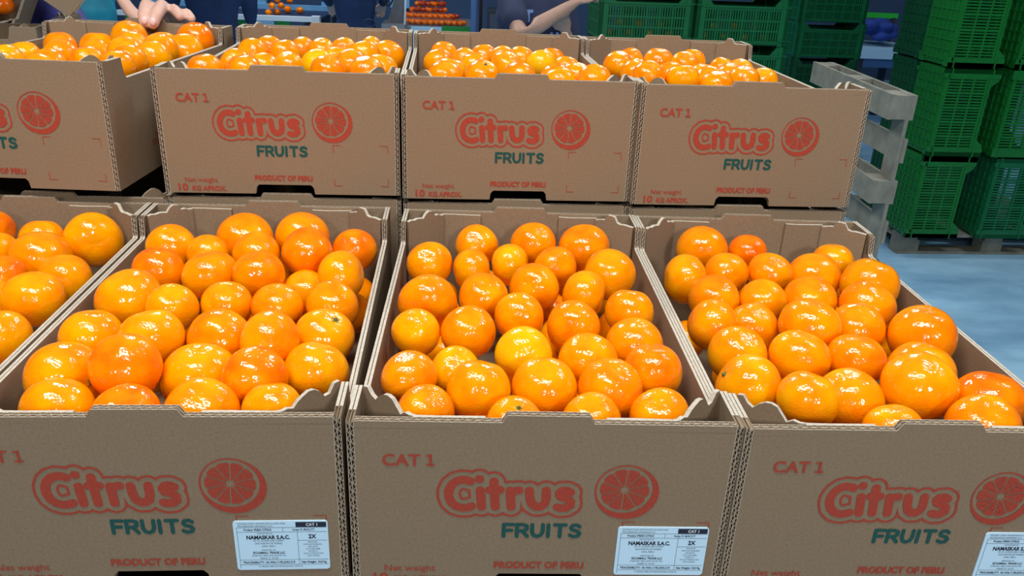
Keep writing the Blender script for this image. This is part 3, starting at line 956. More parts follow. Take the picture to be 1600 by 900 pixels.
# ------------------------------------------------------------------ green crates
def make_crate(cw, cd, ch, mats):
    """slatted harvest crate, open at the top, its long walls dipping between the corner posts"""
    root = empty('plastic_crate')
    t = 0.012
    dip, foot = 0.050, 0.010
    post = 0.045

    def wall(name, L, axis, off, out, rows, has_dip):
        b_ = MB()

        def B(a0, z0, a1, z1, d0=0.0, d1=t):
            d0, d1 = (off - d1 * out, off - d0 * out)
            d0, d1 = min(d0, d1), max(d0, d1)
            if axis == 'x':
                b_.box((a0, d0, z0), (a1, d1, z1))
            else:
                b_.box((d0, a0, z0), (d1, a1, z1))
        topz = ch - (dip if has_dip else 0.0)
        lo, hi = 0.030, topz - 0.026
        B(post, foot, L - post, lo)                       # foot band
        B(post * 0.6, lo - 0.012, L - post * 0.6, lo - 0.004, -0.004, 0)
        B(post, hi, L - post, topz)                       # rim band
        B(post * 0.6, topz - 0.012, L - post * 0.6, topz, -0.006, 0)
        rh = (hi - lo) / rows
        for r in range(1, rows):
            B(post, lo + r * rh - 0.005, L - post, lo + r * rh + 0.005, -0.0015, t)
        n = int((L - 2 * post) / 0.0155)
        for k in range(n + 1):
            x = post + (L - 2 * post) * k / n
            wide = 0.0042 if k % 5 else 0.0062
            B(x - wide, lo, x + wide, hi, 0.0 if k % 5 else -0.002, t * 0.8)
        if has_dip:
            for s_ in (0, 1):
                q = [(post, topz), (post, ch - 0.004), (post + 0.012, ch - 0.004), (post + 0.05, topz)]
                if s_:
                    q = [(L - a, z) for a, z in q]
                d0, d1 = sorted((off, off - t * out))
                b_.prism(q, 'y' if axis == 'x' else 'x', d0, d1)
        return b_.build(name, mats, root)

    wall('long_side', cw, 'x', 0.0, -1, 3, True)
    wall('long_side', cw, 'x', cd, 1, 3, True)
    wall('end_side', cd, 'y', 0.0, -1, 3, False)
    wall('end_side', cd, 'y', cw, 1, 3, False)
    for px in (0, 1):
        for py in (0, 1):
            b_ = MB()
            e = 0.004
            x0, x1 = (-e, post) if px == 0 else (cw - post, cw + e)
            y0, y1 = (-e, 0.02) if py == 0 else (cd - 0.02, cd + e)
            b_.box((x0, y0, 0.0), (x1, y1, ch))
            x0, x1 = (-e, 0.02) if px == 0 else (cw - 0.02, cw + e)
            y0, y1 = (-e, post) if py == 0 else (cd - post, cd + e)
            b_.box((x0, y0, 0.0), (x1, y1, ch))
            for zz in (0.03, ch - 0.055):
                b_.box((-e - .004 if px == 0 else cw - post, -e - .004 if py == 0 else cd - .02, zz), (post if px == 0 else cw + e + .004, .02 if py == 0 else cd + e + .004, zz + 0.007))
            b_.build('corner_post', mats, root)
    b_ = MB()
    b_.box((0.012, 0.012, 0.008), (cw - 0.012, cd - 0.012, 0.014))
    for k in range(9):
        x = 0.03 + (cw - 0.06) * k / 8
        b_.box((x - 0.004, 0.014, 0.002), (x + 0.004, cd - 0.014, 0.0085))
    for k in range(6):
        y = 0.03 + (cd - 0.06) * k / 5
        b_.box((0.014, y - 0.004, 0.002), (cw - 0.014, y + 0.004, 0.0085))
    b_.build('base_grid', mats, root)
    return root


def recolor(o, m):
    for ch in o.children:
        for sl in ch.material_slots:
            sl.link = 'OBJECT'
            sl.material = m


KS = (RIM - 0.13 + 0.3497) / 1.9252        # scale of the tilted crates' distance from the camera
PC = Vector((CAM.x + KS * (3.20 - CAM.x), CAM.y + KS * (4.956 - CAM.y), 0.1305))
ca = make_crate(0.476, 0.29, 0.322, [CRATE])
first = True
rz = 0.045
ux, uy = Vector((math.cos(rz), math.sin(rz), 0)), Vector((-math.sin(rz), math.cos(rz), 0))
tiername = ['bottom', 'middle', 'top']
colname = ['beside the leaning pallet', 'second column from the pallet', 'cut off by the photo edge']
for tier in range(3):
    for col in range(3):
        for dep in range(2):
            if col == 2 and dep == 1:
                continue
            c = ca if first else copy_tree(ca)
            first = False
            jx = [0, 0.008, 0.0][tier] + (0.01 if dep else 0)
            pos = PC + ux * (col * 0.388 + jx + (0.05 if tier == 0 and col > 0 else 0)) + uy * (dep * 0.308) + Vector((0, 0, tier * 0.494))
            # lying on its end: the open top turned away along +x
            Rm = Matrix.Rotation(rz, 4, 'Z') @ Matrix.Rotation(PI / 2, 4, 'Y')
            c.matrix_world = Matrix.Translation(pos + Vector((0, 0, 0.484))) @ Rm
            tag(c, 'green crate on its end, %s tier, %s, %s' % (tiername[tier], colname[col], 'outer row' if dep == 0 else 'row behind'), 'crate', 'green crates stacked on their ends')
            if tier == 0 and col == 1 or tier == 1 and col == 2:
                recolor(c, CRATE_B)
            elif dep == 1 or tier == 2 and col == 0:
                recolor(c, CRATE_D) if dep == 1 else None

cb = make_crate(0.565, 0.38, 0.2795, [CRATE])
first = True
for (u, v, dep, tiers, rz2, names, dark) in ((934, 67, 4.93, 7, 0.035, 'stack beside the man in the T-shirt', CRATE_B), (1084, 67, 4.95, 7, 0.035, 'second stack from the man', None), (1237, 97, 6.8, 6, 0.05, 'small separate stack beyond the pallet', None)):
    p = at(u, v, dep)
    for t in range(tiers):
        c = cb if first else copy_tree(cb)
        first = False
        c.location = (p.x + (0.012 if t % 2 else 0), p.y, t * 0.2805)
        c.rotation_euler = (0, 0, rz2 + (0.02 if t % 3 == 1 else 0))
        tag(c, 'upright green crate, %s from the floor, %s' % (ORD[t], names), 'crate', 'upright green crates')
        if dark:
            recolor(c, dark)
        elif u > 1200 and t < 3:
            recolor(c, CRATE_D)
# pale fruit seen through the slits of the two nearer stacks
rnd = random.Random(5)
for u, dep in ((934, 4.93), (1084, 4.95)):
    p = at(u, 67, dep)
    for t in (4,):
        for k in range(7):
            mandarin((p.x + 0.07 + 0.062 * k, p.y + 0.065 + 0.02 * (k % 2), t * 0.2805 + 0.05 + (0.055 if k % 2 else 0)), 0.026, (0, 0, 1), 'y' if k % 3 else 'n', rnd,
                     'pale fruit glimpsed through the slits of the green crate stack', 'fruit inside the green crates')


# ------------------------------------------------------------------ pallets
def make_pallet(L, Wd, n_deck, label, group=None, skids=3):
    """L along x (deck boards), Wd along y, lying flat with its deck up"""
    root = empty('wooden_pallet')
    for j in range(skids):
        y = (Wd - 0.1) * j / (skids - 1)
        b_ = MB(); b_.box((0, y, 0.0), (L, y + 0.1, 0.022)); b_.build('bottom_board', WOOD, root)
        for i in range(3):
            x = [0.0, (L - 0.13) / 2, L - 0.13][i]
            b_ = MB(); b_.box((x, y + 0.002, 0.022), (x + 0.13, y + 0.098, 0.100)); b_.build('block', WOOD, root)
    for i in range(3):
        x = [0.0, (L - 0.11) / 2, L - 0.11][i]
        b_ = MB(); b_.box((x, 0, 0.100), (x + 0.11, Wd, 0.122)); b_.build('cross_board', WOOD, root)
    g = (Wd - n_deck * 0.1) / (n_deck - 1)
    for k in range(n_deck):
        y = k * (0.1 + g)
        b_ = MB(); b_.box((-0.003 * (k % 2), y, 0.122), (L + 0.006 * (k % 3), y + 0.1, 0.144)); b_.build('deck_board', WOOD, root)
    tag(root, label, 'pallet', group)
    return root


PT = 1.165
q1, q2 = on_z(1395, 148, PT), on_z(1271, 96, PT)
dv = Vector((q1.x - q2.x, q1.y - q2.y, 0))
ll = dv.length
dv.normalize()
pl = make_pallet(ll, PT, 7, 'weathered grey wooden pallet standing upright on its edge', skids=4)
# flat pallet: x along dv, y up, z (deck) pointing away from the cartons
up = Vector((0, 0, 1))
nz = up.cross(dv)
pl.matrix_world = Matrix(((-dv.x, up.x, nz.x * .72, q1.x), (-dv.y, up.y, nz.y * .72, q1.y), (-dv.z, up.z, nz.z, 0.0), (0, 0, 0, 1)))
print('PALLET', q1, q2, ll, nz)
pg = make_pallet(1.2, 0.80, 6, 'wooden pallet underneath the crates that stand on their ends')
pg.matrix_world = Matrix.Translation(PC + ux * 0.02 + uy * 0.075 + Vector((0, 0, -PC.z))) @ Matrix.Rotation(rz, 4, 'Z') @ Matrix.Diagonal((1, 1, PC.z / 0.1465, 1))
pc_ = make_pallet(1.32, 1.09, 7, 'wooden pallet underneath the stacked fruit cartons')
pc_.location = (-0.67, -0.02, 0.0)

# ------------------------------------------------------------------ sorting line behind
def add_legs(root, x0, x1, y0, y1, top, mat):
    for x in (x0, x1):
        for y in (y0, y1):
            b_ = MB(); b_.box((x - .03, y - .03, 0), (x + .03, y + .03, top)); b_.build('leg', mat, root)


p = at(388, 28, 7.0); q = at(497, 31, 7.0)
zc = (p.z + q.z) / 2
cv = empty('sorting_conveyor', (p.x - 1.1, p.y, 0))
L = q.x - p.x + 1.1
b = MB(); b.box((0, 0, zc - 0.02), (L, 0.05, zc + 0.02)); b.box((L - .06, -.02, zc - .06), (L + .01, .05, zc + .03)); b.build('edge_rail', WHITE_PAINT, cv)
b = MB(); b.box((0, 0.05, zc - 0.015), (L, 0.75, zc + 0.005)); b.build('belt', BELT, cv)
b = MB(); b.box((0, 0.75, zc - 0.02), (L, 0.79, zc + 0.05)); b.build('edge_rail', BLUE_PANEL, cv)
b = MB(); b.box((1.32, 0.02, zc - 0.20), (L - 0.25, 0.05, zc - 0.021)); b.build('side_guard', GUARD, cv)
b = MB(); b.box((0.05, 0.02, zc - 0.20), (1.09, 0.05, zc - 0.021)); b.build('side_guard', GUARD, cv)
b = MB(); b.box((1.1, 0.015, zc - 0.24), (1.31, 0.04, zc - 0.021)); b.build('side_guard', SKY_SHEET, cv)
add_legs(cv, 0.1, L - 0.1, 0.08, 0.7, zc - 0.02, DARK)
tag(cv, 'sorting conveyor with navy belt and white edge rail behind the upper cartons', 'conveyor')
rnd = random.Random(77)
for i, (u, v, rr, lay) in enumerate(((419, 20, .032, 0), (433, 19, .033, 0), (425, 9, .032, 1), (439, 9, .032, 1), (449, 15, .036, 0), (468.5, 16, .033, 0), (433, -1, .031, 2), (453, 2, .031, 1))):
    zz = zc + 0.005 + rr + (0, .056, .108)[lay]
    pp = on_z(u, v, zz)
    pp.y = min(max(pp.y, cv.location.y + .09), cv.location.y + .7)
    mandarin(pp, rr, (rnd.uniform(-.5, .5), rnd.uniform(-.5, .5), 1), 'd', rnd,
             'single mandarin lying apart on the conveyor belt' if i == 5 else 'mandarin in the small heap on the navy conveyor belt', None if i == 5 else 'mandarins heaped on the conveyor belt')
for u0, u1, v0, v1, dd in ((395, 417, 1, 17, 8.0), (503, 527, 4, 22, 8.0), (258, 292, -6, 14, 8.4), (610, 640, -5, 12, 8.6), (1214, 1232, -6, 12, 8.4)):
    a, c = at(u0, v1, dd), at(u1, v0, dd)
    r = empty('sorting_machine', (a.x, a.y, 0))
    b = MB(); b.box((0, 0, a.z), (c.x - a.x, 0.05, c.z)); b.build('panel', BLUE_PANEL, r)
    b = MB(); b.box((0.01, 0.05, 0), (0.06, 0.1, c.z)); b.build('post', DARK, r)
    b = MB(); b.box((c.x - a.x - 0.06, 0.05, 0), (c.x - a.x - 0.01, 0.1, c.z)); b.build('post', DARK, r)
    lab = {395: 'pale blue panel behind the mandarins on the conveyor', 503: 'pale blue panel beside the worker with the jeans pocket', 258: 'pale blue panel behind the hand', 610: 'pale blue panel behind the fruit heap', 1214: 'pale blue panel between the green crate stacks'}[u0]
    tag(r, lab, 'machine')
# heap of fruit on a bin table
p = at(622, 37, 7.6); q = at(728, 40, 7.6)
zt = (p.z + q.z) / 2 - 0.015
tb = empty('sorting_table', (p.x - 0.05, p.y, 0))
L = q.x - p.x + 0.12
b = MB(); b.box((0, 0, zt - 0.03), (L, 0.8, zt)); b.build('table_top', STEEL, tb)
b = MB(); b.box((0.46, -0.03, zt - 0.11), (L + 0.02, 0.0, zt + 0.005)); b.box((0.46, -0.05, zt - 0.045), (L + 0.02, -0.03, zt - 0.03)); b.build('trough', GUARD, tb)
b = MB(); b.box((0.17, -0.032, zt - 0.22), (0.455, -0.012, zt - 0.005)); b.build('sheet', SKY_SHEET, tb)
add_legs(tb, 0.05, L - 0.05, 0.05, 0.72, zt - 0.03, DARK)
tag(tb, 'sorting table with green trough and pale blue sheet under the fruit heap', 'table')
for lay in range(6):
    n = 11 - (2 * lay if lay < 2 else 3 + lay)
    for row in range(3):
        for k in range(n):
            x = p.x + 0.02 + 0.056 * (k + lay * .85 + (row % 2) * .5) + rnd.uniform(-.004, .004)
            y = p.y + 0.04 + row * 0.058 + lay * 0.053 + rnd.uniform(-.003, .003)
            z = zt + 0.029 + lay * 0.05
            red = lay >= 2 and (k + row) % 3 != 0 or lay == 1 and k == n - 1
            o = mandarin((x, y, z), rnd.uniform(.0245, .0265), (rnd.uniform(-.5, .5), rnd.uniform(-.5, .5), 1), 'd', rnd,
                         'dark red fruit in the upper heap on the sorting table' if red else 'small deep orange fruit in the heap on the sorting table',
                         'dark red fruit on the heap' if red else 'fruit heaped on the sorting table')
            if red:
                o.color = (0.42, 0.045, 0.008, 1)
            else:
                o.color = (0.85, 0.16, 0.004, 1)
# weighing frame with slanted plate, and posts
p = at(600, 46, 6.6)
fm = empty('weighing_machine', (p.x, p.y, 0))
dx = 32 * 6.6 / FPX
b = MB(); b.box((-0.02, 0, p.z - 0.12), (dx, 0.3, p.z + 0.045)); b.build('housing', STEEL, fm)
b = MB(); b.prism([(0.02, p.z + 0.045), (dx - 0.01, p.z + 0.045), (dx - 0.005, p.z + 0.34), (0.12, p.z + 0.34)], 'y', 0.05, 0.07); b.build('slanted_plate', material('grey_plate', srgb(104, 104, 108), 0.6, noise=.1, scale=20), fm)
b = MB(); b.tube([(dx, 0.02, p.z + 0.045), (dx + 0.02, 0.02, p.z + 0.4)], 0.008); b.build('rod', WHITE_PAINT, fm)
b = MB()
b.tube([(-0.02 + 0.11 * t, 0.03, p.z + 0.27 - 0.09 * math.sin(PI * t)) for t in [k / 8 for k in range(9)]], 0.007, 8); b.build('cable', RUBBER, fm)
b = MB(); b.box((0.0, 0.02, 0), (0.06, 0.1, p.z - 0.12)); b.build('leg', DARK, fm)
b = MB(); b.box((dx - 0.06, 0.02, 0), (dx, 0.1, p.z - 0.12)); b.build('leg', DARK, fm)
tag(fm, 'grey machine frame with slanted plate and white rod beside the fruit heap', 'machine')
for u, w_, dd, m, lab in ((740, 9, 7.4, BLUE_POST, 'blue steel post beside the fruit heap'), (751, 5, 7.55, RUBBER, 'thin black post next to the blue post'), (420, 7, 8.3, DARK, 'dark post behind the mandarins on the conveyor'), (1226, 6, 7.8, DARK, 'dark post between the upright crate stacks')):
    p = at(u, 30, dd)
    k = w_ * dd / FPX / 2
    r = empty('steel_post', (p.x, p.y, 0))
    b = MB(); b.box((-k, -k, 0.012), (k, k, 2.3)); b.box((-k * .6, -k * 1.2, .012), (k * .6, k * 1.2, 2.3)); b.build('shaft', m, r)
    b = MB(); b.box((-k - .008, -k - .008, 0), (k + .008, k + .008, 0.012)); b.build('foot_plate', m, r)
    tag(r, lab, 'post')
# grey control cabinet behind the man, white bench with the blue cloth between the crate stacks
p = at(752, 58, 7.2); q = at(800, 18, 7.2)
r = empty('control_cabinet', (p.x + .05, p.y + .1, 0))
b = MB(); b.box((0, 0, 0.0), (q.x - p.x, 0.35, q.z)); b.build('body', DARK, r)
b = MB(); b.box((0.02, -0.012, p.z), (q.x - p.x - 0.02, 0, q.z - 0.03)); b.build('door', material('slate_door', srgb(58, 72, 92), .6), r)
b = MB(); b.box((0.1, -0.03, p.z + 0.02), (0.16, -0.012, p.z + 0.06)); b.build('handle', WHITE_PAINT, r)
tag(r, 'dark slate control cabinet behind the man in the T-shirt', 'cabinet')
p = at(1338, 91, 8.2); q = at(1402, 88, 8.2)
r = empty('work_bench', (p.x, p.y, 0))
L = q.x - p.x + .25
b = MB(); b.box((0, 0, p.z), (L, 0.7, p.z + 0.10)); b.build('bench_top', SKY_SHEET, r)
b = MB(); b.box((0.05, 0.05, p.z - 0.09), (L - .02, 0.09, p.z)); b.build('apron_board', BLUE_POST, r)
b = MB(); b.box((0, 0.66, p.z + 0.34), (L, 0.7, p.z + 0.39)); b.build('lime_rail', LIME, r)
for x in (0.04, L - 0.04):
    b = MB(); b.box((x - .02, .66, p.z + .1), (x + .02, .69, p.z + .345)); b.build('bracket', DARK, r)
add_legs(r, 0.06, L - 0.06, 0.06, 0.64, p.z, DARK)
tag(r, 'white work bench with lime rail seen between the green crate stacks', 'bench')
b = MB()
rnd2 = random.Random(3)
for k in range(26):
    b.ball((rnd2.uniform(0.05, 0.48), rnd2.uniform(0.1, 0.42), 0.03 + rnd2.uniform(0, 0.13)), rnd2.uniform(.05, .09), scale=(1.3, 1, .6))
o = b.build('blue_cloth', material('blue_cloth', srgb(36, 66, 148), 0.9, noise=.2, scale=12), None, (p.x - 0.02, p.y + 0.08, p.z + 0.165))
remesh(o, 0.016, 3)
tag(o, 'crumpled blue cloth lying on the white work bench', 'cloth')


# ------------------------------------------------------------------ people
def finger(mb, pts, r0, r1):
    n = len(pts)
    mb.tube(pts, [r0 + (r1 - r0) * i / (n - 1) for i in range(n)], 10)


def hand(mb, wrist, knuckle, palm_n, thumb_side, curl=0.5, size=1.0):
    """relaxed hand: palm from WRIST to KNUCKLE, PALM_N out of the palm, THUMB_SIDE towards the thumb"""
    wrist, knuckle = Vector(wrist), Vector(knuckle)
    d = (knuckle - wrist).normalized()
    s_ = Vector(thumb_side); s_ = (s_ - d * s_.dot(d)).normalized()
    n = Vector(palm_n); n = (n - d * n.dot(d) - s_ * n.dot(s_)).normalized()
    rings = []
    for t, hw, hd in ((0, .026, .02), (.35, .036, .017), (.75, .042, .014), (1, .041, .012)):
        rings.append((wrist.lerp(knuckle, t), s_ * hw * size, n * hd * size))
    mb.loft(rings, 16)
    for k, (off, ln) in enumerate(((.031, .074), (.0105, .083), (-.0105, .077), (-.031, .060))):
        p0 = knuckle + s_ * off * size - d * 0.012
        pts = [p0]
        ang = 0
        cur = p0 + d * 0.012
        pts.append(cur)
        for q in (0.44, 0.32, 0.24):
            ang += curl * (0.6 if q == .44 else 0.8)
            cur = cur + (d * math.cos(ang) + n * math.sin(ang)) * ln * q * size
            pts.append(cur)
        finger(mb, pts, 0.0088 * size, 0.0068 * size)
    b0 = wrist.lerp(knuckle, 0.3) + s_ * 0.026 * size
    finger(mb, [b0 - s_ * .012 * size, b0 + d * .018 * size + s_ * .018 * size + n * .008 * size, b0 + d * .045 * size + s_ * .026 * size + n * .016 * size, b0 + d * .07 * size + s_ * .024 * size + n * .02 * size], 0.0125 * size, 0.0082 * size)
    return d, s_, n


def person(label, base, face, h, top, legs, arms, skin=SKIN, short=False, group=None, voxel=0.011, hands=True, hand_voxel=None, waist=0.52, custom_hands=None):
    """BASE: floor point; FACE: direction looked in; ARMS: two lists shoulder, elbow, wrist (world)"""
    base = Vector(base)
    root = empty('person', base)
    f = Vector((face[0], face[1], 0)).normalized()
    lat = Vector((-f.y, f.x, 0))           # the person's left
    up = Vector((0, 0, 1))
    k = h / 1.75
    P = lambda a, b_, c: lat * (a * k) + f * (b_ * k) + up * (c * k)
    body = MB()
    torso = [(0.90, .165, .11), (1.0, .155, .105), (1.1, .145, .10), (1.22, .165, .112), (1.33, .185, .115), (1.41, .165, .09), (1.455, .09, .065)]
    body.loft([(P(0, 0, z), lat * a * k, f * b_ * k) for z, a, b_ in torso], 20)
    body.tube([P(0, 0, 1.43), P(0, .01, 1.53)], [.062 * k, .056 * k], 14)
    body.ball(P(0, .02, 1.635), .1 * k, 18, 12, scale=(.82, 1.0, 1.17))
    body.tube([P(0, .07, 1.57), P(0, .09, 1.55)], [.05 * k, .04 * k], 10)
    body.tube([P(0, .105, 1.665), P(0, .128, 1.635)], [.012 * k, .017 * k], 8)
    for s_ in (-1, 1):
        body.ball(P(s_ * .083, 0, 1.635), .03 * k, 8, 6, scale=(.4, .6, 1))
        body.tube([P(s_ * .09, 0, .92), P(s_ * .1, .01, .5), P(s_ * .1, -.01, .09)], [.088 * k, .058 * k, .042 * k], 14)
        body.tube([P(s_ * .1, -.04, .05), P(s_ * .105, .15, .035)], [.045 * k, .036 * k], 10)
    for i, arm in enumerate(arms):
        pts = [Vector(q) - base for q in arm[:3]]
        el = pts[1]
        body.tube([P((1 if i == 0 else -1) * .1, 0, 1.37), pts[0], pts[0].lerp(el, .5), el, el.lerp(pts[2], .35), pts[2]], [.065 * k, .058 * k, .05 * k, .042 * k, .043 * k, .028 * k], 14)
        if custom_hands and i in custom_hands:
            custom_hands[i](body, base)
        elif hands:
            dd = (pts[2] - el).normalized()
            nn = Vector(arm[3]) if len(arm) > 3 else Vector((0, 0, -1))
            ts = Vector(arm[4]) if len(arm) > 4 else lat * (1 if i else -1)
            hand(body, pts[2], pts[2] + dd * .095, nn, ts, arm[5] if len(arm) > 5 else .5)
    ob = body.build('body', skin, root)
    remesh(ob, voxel, 3)
    # clothing
    c = MB()
    g = .014
    tz = [t for t in torso if t[0] >= 0.92]
    c.loft([(P(0, 0, z - .02), lat * (a + g + (.02 if z < 1.1 else 0)) * k, f * (b_ + g + .01) * k) for z, a, b_ in tz], 22)
    for i, arm in enumerate(arms):
        pts = [Vector(q) - base for q in arm[:3]]
        s0 = P((1 if i == 0 else -1) * .1, 0, 1.37)
        el = pts[1]
        if short:
            c.tube([s0, pts[0], pts[0].lerp(el, .78)], [.088 * k, .08 * k, .07 * k], 16)
        else:
            c.tube([s0, pts[0], pts[0].lerp(el, .55), el, el.lerp(pts[2], .5), el.lerp(pts[2], .94)], [.085 * k, .078 * k, .068 * k, .06 * k, .054 * k, .042 * k], 16)
    oc = c.build('shirt' if short else 'jacket', top, root)
    remesh(oc, 0.014, 3)
    t_ = MB()
    t_.loft([(P(0, 0, z), lat * (a + .012) * k, f * (b_ + .012) * k) for z, a, b_ in ((.82, .17, .125), (.9, .172, .12), (.99, .16, .112))], 20)
    for s_ in (-1, 1):
        t_.tube([P(s_ * .09, 0, .9), P(s_ * .1, .01, .5), P(s_ * .1, -.005, .1)], [.1 * k, .076 * k, .066 * k], 14)
    ot = t_.build('trousers', legs, root)
    remesh(ot, 0.014, 3)
    for s_ in (-1, 1):
        sh = MB()
        sh.tube([P(s_ * .1, -.05, .052), P(s_ * .105, .16, .042)], [.052 * k, .042 * k], 12)
        sh.build('shoe', RUBBER, root)
    hr = MB()
    hr.ball(P(0, -.012, 1.66), .105 * k, 18, 12, scale=(.86, .98, 1.08))
    hr.build('hair', HAIR, root)
    tag(root, label, 'person', group)
    return root


def floor_at(u, v, d):
    p_ = at(u, v, d)
    return Vector((p_.x, p_.y, 0))


# the worker whose hand grips the far rim of the turned carton
U0 = ROOT['U0']


def u0(x, y, z):
    return U0 @ Vector((x, y, z))


d0 = (U0 @ Vector((0.16, D, H)) - CAM).dot(CF)


def gripping_hand(mb, base):
    """left hand reaching from behind: knuckles above the rim, two fingers folded down inside, thumb held up"""
    def Q(u, v, dd):
        return at(u, v - 5, d0 + dd) - base
    lat = (Q(290, 30, .05) - Q(232, 20, .045))
    nrm = lat.cross(CF).normalized()
    mb.loft([(Q(300, 74, .105), lat * .36, CF * .019), (Q(288, 52, .085), lat * .46, CF * .018), (Q(268, 34, .062), lat * .52, CF * .015),
             (Q(259, 25, .045), lat * .5, CF * .013)], 16)
    fingers = (
        ([(240, 24, .050), (233, 15, .036), (229, 13, .014), (227, 19, -.010), (225, 30, -.028), (226, 40, -.031)], .0128, .0108),
        ([(256, 25, .050), (254, 16, .036), (253, 14, .014), (249, 21, -.010), (243, 31, -.028), (239, 42, -.031)], .0128, .0108),
        ([(272, 29, .050), (271, 22, .036), (272, 20, .018), (276, 24, .004), (281, 30, -.004)], .0118, .0092),
        ([(287, 33, .050), (289, 27, .038), (292, 26, .022), (296, 30, .010), (299, 34, .004)], .0105, .0084))
    for pts, r0, r1 in fingers:
        finger(mb, [Q(*q_) for q_ in pts], r0, r1)
    finger(mb, [Q(236, 44, .062), Q(216, 34, .056), Q(205, 24, .050), Q(195, 10, .044), Q(187, -3, .040)], .0145, .0105)


base = floor_at(6, 60, 2.5)
wr = at(300, 74, d0 + .105)
armL = [at(58, -20, 2.45), at(175, 150, 2.28), wr]
armR = [at(-200, -10, 2.55), at(-250, 130, 2.6), at(-230, 240, 2.5), (0, 0, 1), (1, 0, 0), .6]
pa = person('person in a purple blue jacket gripping the rim of the turned upper carton', base, (0.25, -1), 1.74, PURPLE, DARK_DENIM, [armL, armR], custom_hands={0: gripping_hand}, voxel=0.0036)
for (u, v, dd) in ((225.5, 32, -.0415), (238.5, 34, -.0415)):
    nb = MB()
    nb.ball(at(u, v, d0 + dd) - base, .0072, 12, 8, scale=(.85, .5, 1.0))
    nb.build('fingernail', NAIL, pa)

bt = floor_at(122, 20, 3.9)
person('person in a teal jacket standing behind the purple jacket', bt, (-.6, -1), 1.72, TEAL, DARK_DENIM,
       [[at(160, -45, 3.9), at(152, 60, 3.95), at(160, 120, 3.7)], [at(92, -40, 3.9), at(82, 60, 3.9), at(95, 110, 3.7)]], hands=True)
bn = floor_at(333, 20, 5.6)
person('person in a navy jacket with arms apart, behind the hand', bn, (.2, 1), 1.72, NAVY, DARK_DENIM,
       [[at(288, -60, 5.6), at(268, -2, 5.65), at(262, 38, 5.75)], [at(372, -60, 5.6), at(389, 0, 5.65), at(392, 33, 5.8)]])
bj = floor_at(555, 20, 6.6)
pj = person('person in a navy top and light blue jeans, back to the camera', bj, (0, 1), 1.62, NAVY, DENIM,
            [[at(520, -75, 6.6), at(505, -20, 6.6), at(515, 5, 6.85)], [at(590, -75, 6.6), at(604, -25, 6.6), at(598, 5, 6.85)]])
pk = MB()
c = at(577, 36, 6.6 - .16) - bj
pk.tube([c + Vector((.045 * math.cos(t), -.005, .03 * math.sin(t))) for t in [2 * PI * k / 14 for k in range(15)]], .004, 6)
pk.build('jeans_pocket', BELT, pj)
bm_ = floor_at(832, 20, 4.3)
pm = person('man in a dark T-shirt stretching a bare arm towards the green crates', bm_, (.35, -1), 1.74, CHARCOAL, DARK_DENIM,
            [[at(782, -62, 4.25), at(812, 57, 4.0), at(893, 8, 4.05), (0, 0, -1), (.3, -1, 0), .9], [at(872, -62, 4.3), at(892, 85, 4.35), at(884, 50, 4.2), (0, 0, -1), (-1, 0, 0), .6]], skin=SKIN_B, short=True)

sp = MB()
text_faces(sp, 'T', 0.0, 0.0, 0.075, 0, bold=0.004, y=0)
text_faces(sp, 'ea', 0.07, -0.004, 0.06, 0, bold=0.003, y=0)
text_faces(sp, 'AM', 0.13, -0.105, 0.07, 0, bold=0.003, y=0)
cf = math.atan2(.35, 1.0)
c0 = at(818, 33, 4.115) - bm_
sp.v = [(c0.x + x * math.cos(cf), c0.y + x * math.sin(cf) + 0.0, c0.z + z) for x, y, z in sp.v]
sp.build('shirt_print', material('pale_blue_print', srgb(120, 156, 206), .8), pm)


# ------------------------------------------------------------------ loose cartons beyond the turned one
def placed_carton(M, label):
    c = copy_tree(proto, skip=('label_sticker',))
    c.matrix_world = M
    return tag(c, label, 'carton', 'loose cardboard fruit cartons')


def frame(org, x, y, z):
    return Matrix(((x.x, y.x, z.x, org.x), (x.y, y.y, z.y, org.y), (x.z, y.z, z.z, org.z), (0, 0, 0, 1)))


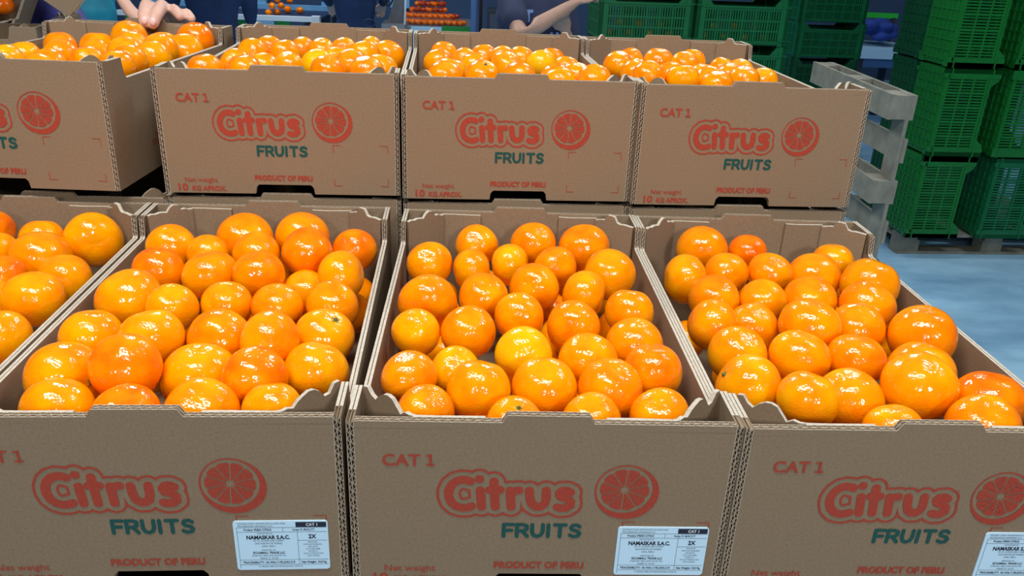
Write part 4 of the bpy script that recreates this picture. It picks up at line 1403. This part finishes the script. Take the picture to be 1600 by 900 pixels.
# standing on its own stack behind the turned carton, only a corner of it in view
tp = at(55, 43, 1.82)
ang = 0.12 + PI / 2
xa = Vector((math.cos(ang), math.sin(ang), 0))
org = tp + xa * TS - Vector((0, 0, H))
placed_carton(Matrix.Translation(org) @ Matrix.Rotation(ang, 4, 'Z'), 'carton whose plain corner shows behind the turned upper carton, before the purple jacket')
for t in range(1, 8):
    if org.z - t * (H + 0.0111) < 0.06:
        break
    c = plain.copy()
    scn.collection.objects.link(c)
    c.location = (org.x, org.y, org.z - t * (H + 0.0111))
    c.rotation_euler = (0, 0, ang)
    tag(c, 'plain brown carton in the stack beneath the corner behind the turned carton', 'carton', 'cartons in the hidden stack behind')
    low = c.location.z
pz = make_pallet(0.33, 0.55, 4, 'small wooden pallet beneath the hidden stack behind the turned carton')
pz.matrix_world = Matrix.Translation((org.x, org.y - .01, 0)) @ Matrix.Rotation(ang, 4, 'Z') @ Matrix.Diagonal((1, 1, (low - .001) / 0.1445, 1))

# tipped towards the camera with fruit in it
vd = (at(14, 30, 1.0) - CAM).normalized()
vr = (CR - vd * CR.dot(vd)).normalized()
vu = vr.cross(vd)
zd = (-vd * .97 - vr * .2 + vu * .10).normalized()
yd = (vr * .42 + vu * .91); yd = (yd - zd * yd.dot(zd)).normalized()
xd = yd.cross(zd)
org = at(10, 60, 2.17) - xd * W - zd * H
M = frame(org, xd, yd, zd)
placed_carton(M, 'tipped carton of mandarins at the top left-edge corner of the photo')
rnd = random.Random(8)
for x, y in ((.262, .080), (.205, .052), (.262, .140), (.262, .199), (.203, .111), (.203, .170), (.145, .080), (.145, .140)):
    mandarin(M @ Vector((x + rnd.uniform(-.002, .002), y, H - .034)), .0285, (rnd.uniform(-.5, .5), rnd.uniform(-.5, .5), 1), 'd', rnd,
             'mandarin in the tipped carton at the top left-edge corner', 'mandarins in the tipped carton')
# held up by the worker in teal: its underside corner hangs into the picture
vd = (at(108, 27, 1.0) - CAM).normalized()
vr = (CR - vd * CR.dot(vd)).normalized()
vu = vr.cross(vd)
yd = (vr * .62 + vu * .77 - vd * .15).normalized()
xd = (-vr * .77 + vu * .62); xd = (xd - yd * xd.dot(yd)).normalized()
zd = xd.cross(yd)
org = at(108, 27, 1.84)
placed_carton(frame(org, xd, yd, zd), 'carton lifted with one corner hanging down between purple and teal jackets')
